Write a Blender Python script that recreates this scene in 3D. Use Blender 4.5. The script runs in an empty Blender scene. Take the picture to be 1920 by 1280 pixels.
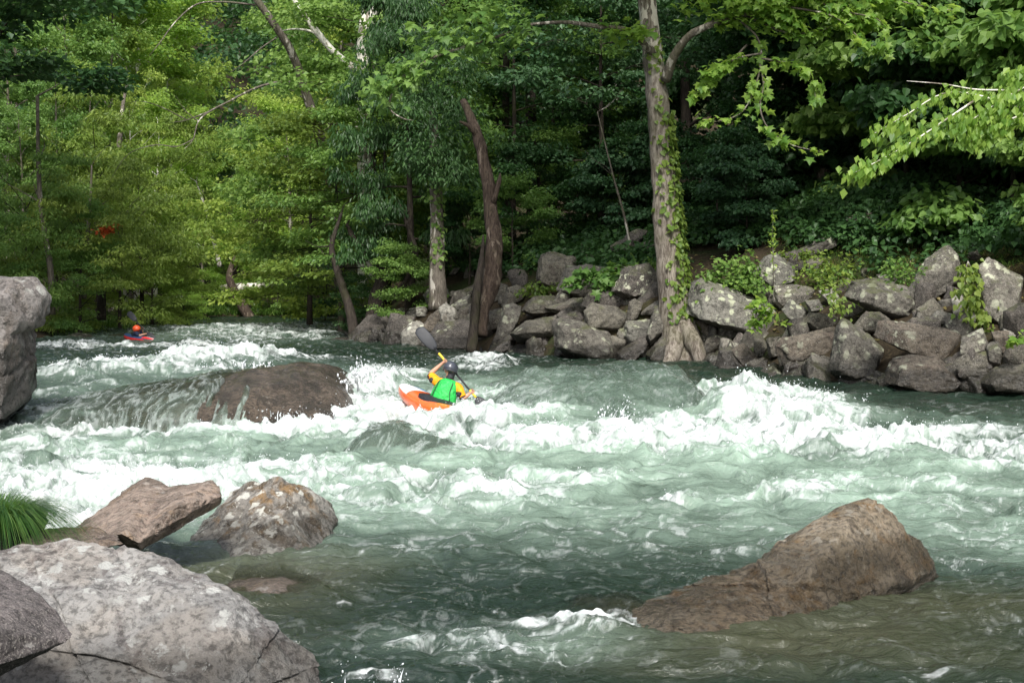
import bpy, bmesh, math, random, os
import numpy as np
from mathutils import Vector, Matrix

SKIP = os.environ.get('SKIP', '')
EYE, HOR, FPX = 3.0, 530.0, 2667.0
scene = bpy.context.scene
COL = scene.collection
rng = np.random.RandomState(11)
random.seed(5)


def at(px, py, d):
    """photo pixel + distance -> a place in the world"""
    return np.array([(px - 960.0) / FPX * d, d, EYE - (py - HOR) / FPX * d])


def unit(v):
    v = np.asarray(v, dtype=float)
    return v / (np.linalg.norm(v, axis=-1, keepdims=True) + 1e-9)


# ---------------------------------------------------------------- noise
_rs = np.random.RandomState(3)
_P = np.tile(_rs.permutation(256), 3).astype(np.int32)
_G3 = unit(_rs.randn(256, 3)).astype(np.float32)
_a = _rs.rand(256) * 6.28318
_G2 = np.stack([np.cos(_a), np.sin(_a)], 1).astype(np.float32)


def _f(t):
    return t * t * t * (t * (t * 6 - 15) + 10)


def pn2(x, y):
    x = np.asarray(x, np.float32); y = np.asarray(y, np.float32)
    xi = np.floor(x).astype(np.int32); yi = np.floor(y).astype(np.int32)
    xf = x - xi; yf = y - yi
    xi &= 255; yi &= 255
    u = _f(xf); v = _f(yf)

    def g(ix, iy, fx, fy):
        h = _P[_P[ix] + iy]
        return _G2[h, 0] * fx + _G2[h, 1] * fy
    a = g(xi, yi, xf, yf); b = g(xi + 1, yi, xf - 1, yf)
    c = g(xi, yi + 1, xf, yf - 1); d = g(xi + 1, yi + 1, xf - 1, yf - 1)
    return 1.5 * ((a + (b - a) * u) * (1 - v) + (c + (d - c) * u) * v)


def pn3(p):
    p = np.asarray(p, np.float32)
    i = np.floor(p).astype(np.int32)
    f = p - i
    i &= 255
    w = _f(f)
    out = 0
    for dx in (0, 1):
        wx = w[:, 0] if dx else 1 - w[:, 0]
        for dy in (0, 1):
            wy = w[:, 1] if dy else 1 - w[:, 1]
            for dz in (0, 1):
                wz = w[:, 2] if dz else 1 - w[:, 2]
                h = _P[_P[_P[i[:, 0] + dx] + i[:, 1] + dy] + i[:, 2] + dz]
                g = _G3[h]
                out = out + wx * wy * wz * (g[:, 0] * (f[:, 0] - dx) + g[:, 1] * (f[:, 1] - dy) + g[:, 2] * (f[:, 2] - dz))
    return 1.5 * out


def fbm2(x, y, o=5, gain=.5):
    s = 0; a = 1; t = 0
    for k in range(o):
        s = s + a * pn2(x + 17.3 * k, y - 9.1 * k); t += a
        x = x * 2.03; y = y * 2.03; a *= gain
    return s / t * 1.6


def ridge2(x, y, o=4, gain=.55):
    s = 0; a = 1; t = 0
    for k in range(o):
        s = s + a * (1 - np.abs(pn2(x + 31.7 * k, y + 5.3 * k)) * 2); t += a
        x = x * 2.07; y = y * 2.07; a *= gain
    return s / t


def fbm3(p, o=4, gain=.5):
    s = 0; a = 1; t = 0
    for k in range(o):
        s = s + a * pn3(p + 13.7 * k); t += a
        p = p * 2.03; a *= gain
    return s / t * 1.6


def sst(a, b, x):
    t = np.clip((x - a) / (b - a), 0, 1)
    return t * t * (3 - 2 * t)


# ---------------------------------------------------------------- meshes
def mesh_data(name, V, faces, smooth=True, attrs=None, fmat=None):
    """faces: list of integer arrays (m, k)"""
    me = bpy.data.meshes.new(name)
    V = np.asarray(V, np.float32)
    me.vertices.add(len(V)); me.vertices.foreach_set('co', V.ravel())
    faces = [np.asarray(f, np.int32) for f in faces if len(f)]
    idx = np.concatenate([f.ravel() for f in faces])
    tot = np.concatenate([np.full(len(f), f.shape[1], np.int32) for f in faces])
    st = np.concatenate([[0], np.cumsum(tot)[:-1]]).astype(np.int32)
    me.loops.add(len(idx)); me.loops.foreach_set('vertex_index', idx)
    me.polygons.add(len(tot)); me.polygons.foreach_set('loop_start', st); me.polygons.foreach_set('loop_total', tot)
    me.polygons.foreach_set('use_smooth', np.full(len(tot), smooth, bool))
    if fmat is not None:
        me.polygons.foreach_set('material_index', np.asarray(fmat, np.int32))
    me.update(calc_edges=True)
    for k, a in (attrs or {}).items():
        at_ = me.attributes.new(k, 'FLOAT', 'POINT'); at_.data.foreach_set('value', np.asarray(a, np.float32))
    return me


def link(name, me, mats, parent=None):
    o = bpy.data.objects.new(name, me); COL.objects.link(o)
    for m in (mats if isinstance(mats, (list, tuple)) else [mats]):
        me.materials.append(m)
    o.parent = parent
    return o


def obj(name, V, faces, mats, parent=None, smooth=True, attrs=None, fmat=None):
    return link(name, mesh_data(name, V, faces, smooth, attrs, fmat), mats, parent)


def tag(o, label=None, cat=None, group=None, kind=None):
    if label: o['label'] = label
    if cat: o['category'] = cat
    if group: o['group'] = group
    if kind: o['kind'] = kind
    return o


def thing(name, label, cat, loc=(0, 0, 0), group=None):
    o = bpy.data.objects.new(name, None); COL.objects.link(o)
    o.location = loc; o.empty_display_size = .2
    return tag(o, label, cat, group)


class MB:
    """collects pieces of ONE mesh"""
    def __init__(s): s.v = []; s.f = []; s.m = []; s.n = 0; s.a = []

    def add(s, V, faces, m=0, a=None):
        V = np.asarray(V, float)
        s.v.append(V)
        s.a.append(np.zeros(len(V)) if a is None else np.broadcast_to(a, (len(V),)))
        for f in faces:
            f = np.asarray(f, np.int64)
            if len(f): s.f.append(f + s.n); s.m.append(np.full(len(f), m))
        s.n += len(V)
        return s

    def build(s, name, mats, parent=None, smooth=True, origin=None):
        V = np.concatenate(s.v)
        if origin is not None: V = V - np.asarray(origin)
        return obj(name, V, s.f, mats, parent, smooth, {'tint': np.concatenate(s.a)}, np.concatenate(s.m))


def catmull(P, n):
    P = np.asarray(P, float)
    if len(P) < 3:
        t = np.linspace(0, 1, n)[:, None]
        return P[0] * (1 - t) + P[-1] * t
    Q = np.vstack([2 * P[0] - P[1], P, 2 * P[-1] - P[-2]])
    ts = np.linspace(0, len(P) - 1 - 1e-6, n)
    i = ts.astype(int); t = (ts - i)[:, None]
    a, b, c, d = Q[i], Q[i + 1], Q[i + 2], Q[i + 3]
    return .5 * ((2 * b) + (c - a) * t + (2 * a - 5 * b + 4 * c - d) * t * t + (3 * b - a - 3 * c + d) * t ** 3)


def tube(P, R, k=8, n=None, rough=0.0, flare=0, cap=True):
    """tapered bent limb; P (m,3[,]) path, R radii at the path points"""
    P = np.asarray(P, float); R = np.asarray(R, float)
    if n is None: n = max(4, len(P) * 3)
    C = catmull(P, n)
    r = np.interp(np.linspace(0, 1, n), np.linspace(0, 1, len(R)), R)
    T = unit(np.gradient(C, axis=0))
    ref = np.array([0.31, 0.95, 0.05]) if abs(T[0, 2]) > .6 else np.array([0.05, 0.1, 1.0])
    A = unit(np.cross(T, ref)); B = np.cross(T, A)
    th = np.arange(k) * 2 * math.pi / k
    rr = np.repeat(r[:, None], k, 1)
    if rough:
        q = np.stack(np.broadcast_arrays(np.cos(th)[None] * 1.3, np.sin(th)[None] * 1.3, np.linspace(0, n * .35, n)[:, None]), -1).reshape(-1, 3)
        rr = rr * (1 + rough * pn3(q + C[0].sum()).reshape(n, k))
    if flare:
        t = np.linspace(0, 1, n)[:, None]
        rr = rr * (1 + flare * np.exp(-t * 9) * (1 + .3 * np.sin(th * 2 + 1)[None]))
    V = C[:, None] + rr[..., None] * (np.cos(th)[None, :, None] * A[:, None] + np.sin(th)[None, :, None] * B[:, None])
    V = V.reshape(-1, 3)
    i = np.arange(n - 1)[:, None] * k; j = np.arange(k)[None]
    F = np.stack([i + j, i + (j + 1) % k, i + k + (j + 1) % k, i + k + j], -1).reshape(-1, 4)
    fs = [F]
    if cap:
        fs.append(np.array([np.arange(k) + (n - 1) * k])); fs.append(np.array([np.arange(k)[::-1]]))
    return V, fs


_ico = {}


def ico(s):
    if s not in _ico:
        bm = bmesh.new(); bmesh.ops.create_icosphere(bm, subdivisions=s, radius=1)
        V = np.array([v.co for v in bm.verts]); F = np.array([[v.index for v in f.verts] for f in bm.faces]); bm.free()
        _ico[s] = (unit(V), F)
    return _ico[s]


def hull_planes(pts):
    bm = bmesh.new()
    for p in pts: bm.verts.new(p)
    bmesh.ops.convex_hull(bm, input=bm.verts[:])
    bm.normal_update()
    N = []; H = []
    for f in bm.faces:
        n = np.array(f.normal); h = float(n @ np.array(f.verts[0].co))
        if h < 0: n, h = -n, -h
        if not any(n @ m > .995 and abs(h - g) < .03 for m, g in zip(N, H)):
            N.append(n); H.append(max(h, .04))
    bm.free()
    return np.array(N), np.array(H)


def rock_shape(hulls, sub=5, p=70, amp=1.0, seed=0, chips=10, centre=None, faults=0, rug=0):
    """star shaped stone: the outside of one or more convex cut blocks, chipped and roughened"""
    rs = np.random.RandomState(seed)
    hulls = [np.asarray(h, float) for h in hulls]
    allp = np.concatenate(hulls)
    c = (allp.min(0) + allp.max(0)) / 2 if centre is None else np.asarray(centre, float)
    half = (allp.max(0) - allp.min(0)) / 2 + 1e-6
    D, F = ico(sub)
    r = np.zeros(len(D))
    for h in hulls:
        q = (h - c) / half
        N, H = hull_planes(q)
        if chips:
            n2 = unit(rs.randn(chips, 3))
            h2 = (q @ n2.T).max(0) * rs.uniform(.88, .99, chips)
            N = np.vstack([N, n2]); H = np.concatenate([H, h2])
        x = np.maximum(D @ (N / H[:, None]).T, 1e-4)
        m = x.max(1, keepdims=True)
        r = np.maximum(r, 1 / (m[:, 0] * ((x / m) ** (p * 2.2)).sum(1) ** (1 / (p * 2.2))))
    V = D * r[:, None] * half
    s = float(np.prod(half) ** (1 / 3))
    L = unit(V)
    q = V / s + seed * 3.71
    f = fbm3(q * 1.3, 4)
    disp = .045 * f
    disp += .06 * (np.abs(pn3(q * 1.25 + 5)) * 2 - .5) + .035 * (np.abs(pn3(q * 2.6 + 15)) * 2 - .5)       # creases between faces
    g = fbm3(q * 1.1 + 40, 3) * 3.2
    disp += .05 * (np.floor(g) + sst(.78, 1, g - np.floor(g)) - g) * .6        # broken plates
    disp += -.035 * np.clip(1 - np.abs(pn3(q * np.array([1.6, 1.6, 2.6]) + 9)) * 9, 0, 1)
    disp += .018 * fbm3(q * np.array([4, 4, 9]) + 70, 4)
    disp += .012 * fbm3(q * 11 + 20, 3)
    disp = disp * amp
    if rug:
        disp += rug * (np.abs(pn3(q * 2.9 + 31)) * -2.2 + .5) + rug * .6 * (np.abs(pn3(q * np.array([5.5, 5.5, 8]) + 61)) * -2.2 + .5) + rug * .35 * fbm3(q * 12 + 3, 3)
    for k in range(faults):                                            # fractures: a sharp step and an open crack along a wavy plane
        n = unit(rs.randn(3)); o_ = rs.uniform(-.5, .5)
        dist = V @ n / s - o_ + .10 * fbm3(q * .9 + 7 * k, 3)
        disp += rs.uniform(.02, .045) * rs.choice([-1, 1]) * sst(-.012, .012, dist) * np.exp(-np.clip(dist, 0, None) * 1.5)
        disp -= .03 * np.exp(-(dist / .014) ** 2) * sst(-.1, .25, fbm3(q * 1.1 + 3 * k, 2))
    V = V + L * (disp * s)[:, None]
    return V + c, F, c


def rock(name, label, hulls, mat, sub=5, p=26, amp=1., seed=0, chips=10, cat='boulder', group=None, centre=None, faults=0, rug=0):
    V, F, c = rock_shape(hulls, sub, p, amp, seed, chips, centre, faults, rug)
    o = obj(name, V - c, [F], mat, smooth=True)
    o.location = c
    try:
        o.data.set_sharp_from_angle(angle=math.radians(38))
    except Exception:
        pass
    return tag(o, label, cat, group)
# ---------------------------------------------------------------- materials
class NT:
    def __init__(s, name):
        s.m = bpy.data.materials.new(name); s.m.use_nodes = True
        s.t = s.m.node_tree; s.t.nodes.clear()
        s.out = s.n('ShaderNodeOutputMaterial')

    def n(s, ty, **kw):
        nd = s.t.nodes.new(ty)
        for k, v in kw.items():
            if k.startswith('i_'):
                key = k[2:]
                key = int(key) if key.isdigit() else key.replace('_', ' ')
                s.set(nd, key, v)
            else:
                setattr(nd, k, v)
        return nd

    def set(s, nd, key, v):
        inp = nd.inputs[key]
        if hasattr(v, 'is_output'): s.t.links.new(v, inp)
        elif isinstance(v, bpy.types.Node): s.t.links.new(v.outputs[0], inp)
        elif isinstance(v, (tuple, list)) and inp.type == 'RGBA' and len(v) == 3: inp.default_value = (*v, 1)
        else: inp.default_value = v

    def noise(s, vec, scale, detail=5, rough=.55, dist=0):
        nd = s.n('ShaderNodeTexNoise', i_Scale=scale, i_Detail=detail, i_Roughness=rough, i_Distortion=dist)
        if vec is not None: s.set(nd, 'Vector', vec)
        return nd.outputs[0]

    def math(s, op, a, b=0., clamp=False):
        nd = s.n('ShaderNodeMath', operation=op, use_clamp=clamp); s.set(nd, 0, a); s.set(nd, 1, b)
        return nd.outputs[0]

    def ramp(s, f, lo, hi, a=0., b=1.):
        nd = s.n('ShaderNodeMapRange', interpolation_type='SMOOTHSTEP'); s.set(nd, 0, f)
        s.set(nd, 1, lo); s.set(nd, 2, hi); s.set(nd, 3, a); s.set(nd, 4, b)
        return nd.outputs[0]

    def mix(s, f, a, b, mode='MIX'):
        nd = s.n('ShaderNodeMix', data_type='RGBA', blend_type=mode)
        s.set(nd, 0, f); s.set(nd, 6, a); s.set(nd, 7, b)
        return nd.outputs[2]

    def attr(s, name):
        return s.n('ShaderNodeAttribute', attribute_name=name).outputs['Fac']

    def bsdf(s, **kw):
        return s.n('ShaderNodeBsdfPrincipled', **kw)

    def done(s, shader):
        s.t.links.new(shader.outputs[0] if isinstance(shader, bpy.types.Node) else shader, s.out.inputs[0])
        return s.m


def plain(name, col, rough=.5, spec=.5, var=.0, metal=0, coat=0):
    t = NT(name)
    c = col
    if var:
        f = t.noise(t.n('ShaderNodeTexCoord').outputs['Object'], 14, 5)
        c = t.mix(t.ramp(f, .35, .7), tuple(x * (1 - var) for x in col), tuple(min(1, x * (1 + var)) for x in col))
    b = t.bsdf(i_Base_Color=c, i_Roughness=rough, i_Metallic=metal)
    b.inputs['Specular IOR Level'].default_value = spec
    b.inputs['Coat Weight'].default_value = coat
    if 'cloth' in name:
        n_ = t.noise(t.n('ShaderNodeTexCoord').outputs['Object'], 9, 4, .6, 1.)
        bp = t.n('ShaderNodeBump', i_Strength=.9, i_Distance=.05); t.set(bp, 'Height', n_); t.set(b, 'Normal', bp.outputs[0])
    return t.done(b)


def rockmat(name, a, b, lich=None, lam=.5, lsc=4., stain=None, sam=.5, sth=.53, warm=0., wetz=None, moss=0., bump=.5, sc=1., ochre=0., wetrange=.3, veins=0.):
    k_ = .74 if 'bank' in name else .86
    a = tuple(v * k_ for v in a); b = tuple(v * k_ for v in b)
    t = NT(name)
    pos = t.n('ShaderNodeNewGeometry').outputs['Position']
    info = t.n('ShaderNodeObjectInfo').outputs['Random']
    n1 = t.noise(pos, 1.3 * sc, 8, .62, .4)
    n2 = t.noise(pos, 14 * sc, 6, .65)
    n3 = t.noise(pos, 55 * sc, 4, .6)
    c = t.mix(t.ramp(n1, .40, .60), a, b)
    if stain:
        mp = t.n('ShaderNodeMapping'); t.set(mp, 'Vector', pos); mp.inputs['Scale'].default_value = (1, 1, .55); mp.inputs['Location'].default_value = (3.3, 7.1, 1)
        s1 = t.noise(mp.outputs[0], 2.6 * sc, 8, .68, .8)
        c = t.mix(t.math('MULTIPLY', t.ramp(s1, sth, sth + .08), sam), c, stain)
    if warm:
        c = t.mix(t.math('MULTIPLY', t.ramp(t.noise(pos, .9 * sc, 5, .6, .6), .44, .6), warm), c, t.mix(1., c, (1.12, .95, .78), 'MULTIPLY'))
    if ochre:
        o1 = t.noise(pos, 2.1 * sc, 6, .6, 1.)
        c = t.mix(t.math('MULTIPLY', t.ramp(o1, .52, .66), ochre), c, (.22, .12, .03))
    c = t.mix(t.ramp(n2, .36, .56), t.mix(.58, c, (0, 0, 0)), c)
    c = t.mix(t.math('MULTIPLY', t.ramp(n3, .5, .66), .5), c, t.mix(.5, c, (.5, .46, .4)))
    if lich:
        wv = t.n('ShaderNodeVectorMath', operation='MULTIPLY_ADD')
        nd = t.n('ShaderNodeTexNoise', i_Scale=lsc * 2.2, i_Detail=4.)
        t.set(nd, 'Vector', pos); t.set(wv, 0, nd.outputs[1]); wv.inputs[1].default_value = (.22, .22, .22); t.set(wv, 2, pos)
        vo = t.n('ShaderNodeTexVoronoi', i_Scale=lsc); t.set(vo, 'Vector', wv.outputs[0])
        spots = t.ramp(vo.outputs['Distance'], .36, .22)
        keep = t.ramp(t.noise(pos, 1.1 * sc, 4, .6), .62 - .28 * lam, .75 - .28 * lam)
        vo2 = t.n('ShaderNodeTexVoronoi', i_Scale=lsc * 3.3); t.set(vo2, 'Vector', wv.outputs[0])
        small = t.math('MULTIPLY', t.ramp(vo2.outputs['Distance'], .3, .2), t.ramp(t.noise(pos, 2.3 * sc, 5, .6), .5, .62))
        patch = t.ramp(t.noise(pos, 3.6 * sc, 8, .7), .60, .66)
        f = t.math('MAXIMUM', t.math('MULTIPLY', spots, keep), t.math('MULTIPLY', t.math('MAXIMUM', small, patch), keep))
        up = t.n('ShaderNodeSeparateXYZ'); t.set(up, 0, t.n('ShaderNodeNewGeometry').outputs['Normal'])
        f = t.math('MULTIPLY', f, t.ramp(up.outputs[2], -.35, .35))
        f = t.math('MULTIPLY', f, t.ramp(n3, .2, .5, .55, .95))
        c = t.mix(f, c, lich)
    if moss:
        up = t.n('ShaderNodeSeparateXYZ'); t.set(up, 0, t.n('ShaderNodeNewGeometry').outputs['Normal'])
        f = t.math('MULTIPLY', t.ramp(up.outputs[2], .3, .9), t.ramp(t.noise(pos, 2.2 * sc, 7, .65), .5, .62))
        c = t.mix(t.math('MULTIPLY', f, moss), c, (.075, .085, .025))
    vr = t.n('ShaderNodeHueSaturation'); t.set(vr, 'Color', c); t.set(vr, 'Value', t.ramp(info, 0., 1., .8, 1.2)); vr.inputs['Saturation'].default_value = .95
    c = vr.outputs[0]
    rough = .86
    if wetz is not None:
        sz = t.n('ShaderNodeSeparateXYZ'); t.set(sz, 0, pos)
        w = t.math('SUBTRACT', sz.outputs[2], t.math('MULTIPLY', n1, wetrange))
        w = t.ramp(w, wetz + .1, wetz - .12)
        c = t.mix(t.math('MULTIPLY', w, .72), c, t.mix(.86, c, (.012, .011, .009)))
        rough = t.ramp(w, 0, 1, .86, .2)
    bs = t.bsdf(i_Base_Color=c, i_Roughness=rough)
    bs.inputs['Specular IOR Level'].default_value = .35
    h = t.math('ADD', t.math('MULTIPLY', n2, .6), t.math('MULTIPLY', n3, .25))
    h = t.math('ADD', h, t.math('MULTIPLY', t.noise(pos, 5 * sc, 8, .7, .5), 1.2))
    bm_ = t.n('ShaderNodeBump', i_Strength=bump, i_Distance=.14 / sc); t.set(bm_, 'Height', h)
    t.set(bs, 'Normal', bm_.outputs[0])
    return t.done(bs)


GREENW = (.36, .37, .27)
R_FRONT = rockmat('pale grey sandstone', (.37, .36, .345), (.53, .51, .48), (.6, .6, .56), .75, 5, (.13, .105, .10), .6, .53, .35, wetz=.2, sc=1.2, bump=.8)
R_DARK = rockmat('dark purple stone', (.06, .052, .05), (.14, .12, .115), (.3, .29, .27), .25, 6, bump=.7, sc=1.3)
R_PINK = rockmat('pinkish brown stone', (.15, .112, .085), (.29, .22, .172), (.42, .38, .33), .25, 6, (.11, .075, .06), .6, wetz=.16, ochre=.35, bump=.6, sc=1.1)
R_PYR = rockmat('grey ochre stone', (.24, .22, .19), (.40, .375, .33), (.52, .51, .45), .8, 5, (.09, .06, .03), .8, .5, wetz=.22, ochre=.8, bump=.7, sc=1.1)
R_RIGHT = rockmat('brown river stone', (.24, .19, .12), (.48, .39, .27), (.36, .32, .25), .6, 7, (.06, .045, .03), .6, .53, .5, wetz=.2, ochre=.75, bump=1., sc=1.3, wetrange=.6)
R_WET = rockmat('wet brown stone', (.13, .095, .06), (.30, .22, .15), (.4, .35, .28), .2, 6, (.05, .035, .02), .7, .5, wetz=3, bump=.8, sc=1.3)
R_TALL = rockmat('mauve grey stone', (.21, .185, .17), (.33, .30, .28), (.5, .5, .45), .45, 3, (.09, .065, .045), .5, wetz=1.25, ochre=.2, sc=.7, bump=.6, wetrange=1.2)
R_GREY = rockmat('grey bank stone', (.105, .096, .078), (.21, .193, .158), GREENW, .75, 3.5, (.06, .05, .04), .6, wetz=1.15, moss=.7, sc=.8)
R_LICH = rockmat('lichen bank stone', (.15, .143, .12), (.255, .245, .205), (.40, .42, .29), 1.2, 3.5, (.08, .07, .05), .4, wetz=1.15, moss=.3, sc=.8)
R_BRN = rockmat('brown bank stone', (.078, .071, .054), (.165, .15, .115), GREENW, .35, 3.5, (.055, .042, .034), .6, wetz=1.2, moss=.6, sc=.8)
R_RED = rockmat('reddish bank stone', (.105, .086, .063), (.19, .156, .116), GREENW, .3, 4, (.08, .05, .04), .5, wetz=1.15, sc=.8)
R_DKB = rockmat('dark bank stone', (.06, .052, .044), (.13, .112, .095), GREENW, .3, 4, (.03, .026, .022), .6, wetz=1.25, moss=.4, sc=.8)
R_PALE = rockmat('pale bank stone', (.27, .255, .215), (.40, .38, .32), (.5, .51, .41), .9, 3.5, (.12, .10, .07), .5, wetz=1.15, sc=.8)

# ground: leaf litter and soil
t = NT('forest soil')
pos = t.n('ShaderNodeNewGeometry').outputs['Position']
c = t.mix(t.ramp(t.noise(pos, .8, 8, .65), .35, .65), (.022, .017, .011), (.05, .038, .024))
c = t.mix(t.ramp(t.noise(pos, 9, 6, .7), .45, .7), c, (.07, .054, .032))
c = t.mix(t.math('MULTIPLY', t.ramp(t.noise(pos, .35, 5, .6), .48, .6), .7), c, (.03, .05, .015))
bs = t.bsdf(i_Base_Color=c, i_Roughness=.95); bs.inputs['Specular IOR Level'].default_value = .1
bb = t.n('ShaderNodeBump', i_Strength=.8, i_Distance=.15); t.set(bb, 'Height', t.noise(pos, 6, 8, .7)); t.set(bs, 'Normal', bb.outputs[0])
SOIL = t.done(bs)


def leafmat(name, c1, c2, tr, amt=.4, rough=.45, spec=.3):
    t = NT(name)
    ti = t.attr('tint'); info = t.n('ShaderNodeObjectInfo').outputs['Random']
    c = t.mix(t.ramp(ti, 0, 1), c1, c2)
    hs = t.n('ShaderNodeHueSaturation'); t.set(hs, 'Color', c); t.set(hs, 'Value', t.ramp(info, 0, 1, .82, 1.2)); t.set(hs, 'Hue', t.ramp(info, 1, 0, .488, .512))
    b = t.bsdf(i_Base_Color=hs.outputs[0], i_Roughness=rough); b.inputs['Specular IOR Level'].default_value = spec
    tl = t.n('ShaderNodeBsdfTranslucent'); t.set(tl, 0, t.mix(t.ramp(ti, 0, 1), tuple(x * .75 for x in tr), tr))
    mx = t.n('ShaderNodeMixShader'); mx.inputs[0].default_value = amt
    t.t.links.new(b.outputs[0], mx.inputs[1]); t.t.links.new(tl.outputs[0], mx.inputs[2])
    return t.done(mx)


LF_YEL = leafmat('yellow green leaf', (.14, .235, .04), (.28, .37, .075), (.42, .56, .10), .46)
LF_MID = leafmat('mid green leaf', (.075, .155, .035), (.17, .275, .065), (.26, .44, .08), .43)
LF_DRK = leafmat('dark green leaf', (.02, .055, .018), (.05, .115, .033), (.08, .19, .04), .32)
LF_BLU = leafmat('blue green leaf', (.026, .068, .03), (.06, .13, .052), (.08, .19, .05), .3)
LF_LIM = leafmat('lime leaf', (.11, .215, .035), (.29, .41, .08), (.46, .66, .10), .5)
LF_OLV = leafmat('olive leaf', (.09, .155, .03), (.20, .275, .055), (.34, .45, .07), .42)
LF_ORG = leafmat('orange leaf', (.4, .08, .02), (.5, .16, .04), (.6, .15, .03), .3)
GRASS = leafmat('grass blade', (.025, .085, .015), (.17, .26, .06), (.16, .32, .05), .35, .35, .4)
DRYG = leafmat('dry grass blade', (.13, .11, .04), (.25, .20, .08), (.25, .2, .07), .3)


def barkmat(name, a, b, pale=None, pam=.5, moss=0., sc=1., zlo=None):
    t = NT(name)
    pos = t.n('ShaderNodeNewGeometry').outputs['Position']
    mp = t.n('ShaderNodeMapping'); t.set(mp, 'Vector', pos); mp.inputs['Scale'].default_value = (9 * sc, 9 * sc, 2.2 * sc)
    n1 = t.noise(mp.outputs[0], 1.6, 8, .7, .6)
    n2 = t.noise(pos, 1.5, 5, .6)
    c = t.mix(t.ramp(n1, .35, .68), a, b)
    if pale:
        mp2 = t.n('ShaderNodeMapping'); t.set(mp2, 'Vector', pos); mp2.inputs['Scale'].default_value = (3.5 * sc, 3.5 * sc, 1.2 * sc)
        f = t.ramp(t.noise(mp2.outputs[0], 1.2, 5, .55, .5), .62 - .25 * pam, .66 - .25 * pam)
        if zlo is not None:
            sz = t.n('ShaderNodeSeparateXYZ'); t.set(sz, 0, pos)
            f = t.math('MULTIPLY', f, t.ramp(sz.outputs[2], zlo[0], zlo[1]))
        c = t.mix(f, c, pale)
    if moss:
        c = t.mix(t.math('MULTIPLY', t.ramp(n2, .48, .62), moss), c, (.06, .07, .02))
    b_ = t.bsdf(i_Base_Color=c, i_Roughness=.9); b_.inputs['Specular IOR Level'].default_value = .2
    bp = t.n('ShaderNodeBump', i_Strength=.8, i_Distance=.05); t.set(bp, 'Height', n1); t.set(b_, 'Normal', bp.outputs[0])
    return t.done(b_)


BK_SYC = barkmat('sycamore bark', (.075, .06, .047), (.27, .24, .20), (.58, .54, .47), .55, .25, zlo=(7.5, 10.5))
BK_DRK = barkmat('dark bark', (.02, .016, .013), (.055, .045, .036), None, 0, .2)
BK_GRY = barkmat('grey bark', (.07, .06, .048), (.19, .165, .135), (.45, .42, .36), .15, .35)
BK_BRN = barkmat('weathered brown wood', (.03, .021, .016), (.10, .074, .057), (.17, .135, .105), .1, .1)
BK_PALE = barkmat('pale flaking bark', (.16, .13, .10), (.40, .36, .30), (.68, .65, .58), .8, .05)

# water
t = NT('river water')
pos = t.n('ShaderNodeNewGeometry').outputs['Position']
foam = t.attr('foam'); milk = t.attr('milk'); clear = t.attr('clear'); brown = t.attr('brown')
c = t.mix(brown, (.011, .022, .014), (.050, .052, .028))
c = t.mix(t.math('MULTIPLY', milk, .85), c, (.30, .405, .32))
gr = t.math('ADD', t.math('MULTIPLY', t.noise(pos, 16, 5, .7), .6), t.math('MULTIPLY', t.noise(pos, 3.5, 6, .65, .8), .4))
c = t.mix(foam, c, t.mix(t.ramp(gr, .40, .56), (.36, .41, .38), (.58, .595, .59)))
rg = t.ramp(foam, 0, .8, .09, .7)
h1 = t.noise(pos, 3.2, 7, .62, .6); h2 = t.noise(pos, 11, 5, .6, .4)
mpw = t.n('ShaderNodeMapping'); t.set(mpw, 'Vector', pos); mpw.inputs['Scale'].default_value = (1.2, 3.2, 1)
h3 = t.noise(mpw.outputs[0], 1.6, 6, .6, .8)
h = t.math('ADD', t.math('ADD', t.math('MULTIPLY', h1, .5), t.math('MULTIPLY', h2, .14)), t.math('MULTIPLY', h3, .7))
bp = t.n('ShaderNodeBump', i_Distance=.2); t.set(bp, 'Strength', t.ramp(foam, 0, .7, .6, .25)); t.set(bp, 'Height', h)
bs = t.bsdf(i_Base_Color=c, i_Roughness=rg, i_IOR=1.33); t.set(bs, 'Normal', bp.outputs[0])
tr = t.n('ShaderNodeBsdfTransparent'); tr.inputs[0].default_value = (.86, .84, .74, 1)
mx = t.n('ShaderNodeMixShader'); t.set(mx, 0, clear)
t.t.links.new(bs.outputs[0], mx.inputs[1]); t.t.links.new(tr.outputs[0], mx.inputs[2])
WATER = t.done(mx)
SPRAY = plain('spray drops', (.58, .61, .62), .2, .6)
# ---------------------------------------------------------------- river bed, banks and hills
BD = np.array([0, 9, 12, 15, 17.8, 20, 22, 25, 28, 32, 38, 50, 75, 110.])
BZ = np.array([-.02, 0, .0, .03, .16, .32, .52, .74, .84, .92, .97, .95, .97, 1.0])


def base(d): return np.interp(d, BD, BZ)


_dd = np.linspace(8, 140, 6000)
_yy = HOR + (EYE - base(_dd)) * FPX / _dd


def d_of_y(py):
    return np.interp(-np.asarray(py, float), -_yy, _dd)


RY = np.array([0, 20, 27, 28.5, 31, 34, 37, 38.6, 41, 45, 51, 60, 76, 90, 110.])
RX = np.array([24, 15.5, 10.2, 7.6, 6.4, 5.4, 4.7, 1.0, -.5, -3.0, -5.8, -7.3, -8.9, -13, -34.])
LY = np.array([0, 6, 9, 12, 16, 20, 26, 40, 53, 65, 72, 80, 90, 110.])
LX = np.array([3, -.4, -2.8, -4.3, -5.8, -7.6, -9.6, -14, -16.8, -16.4, -18, -24, -36, -60.])


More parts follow.
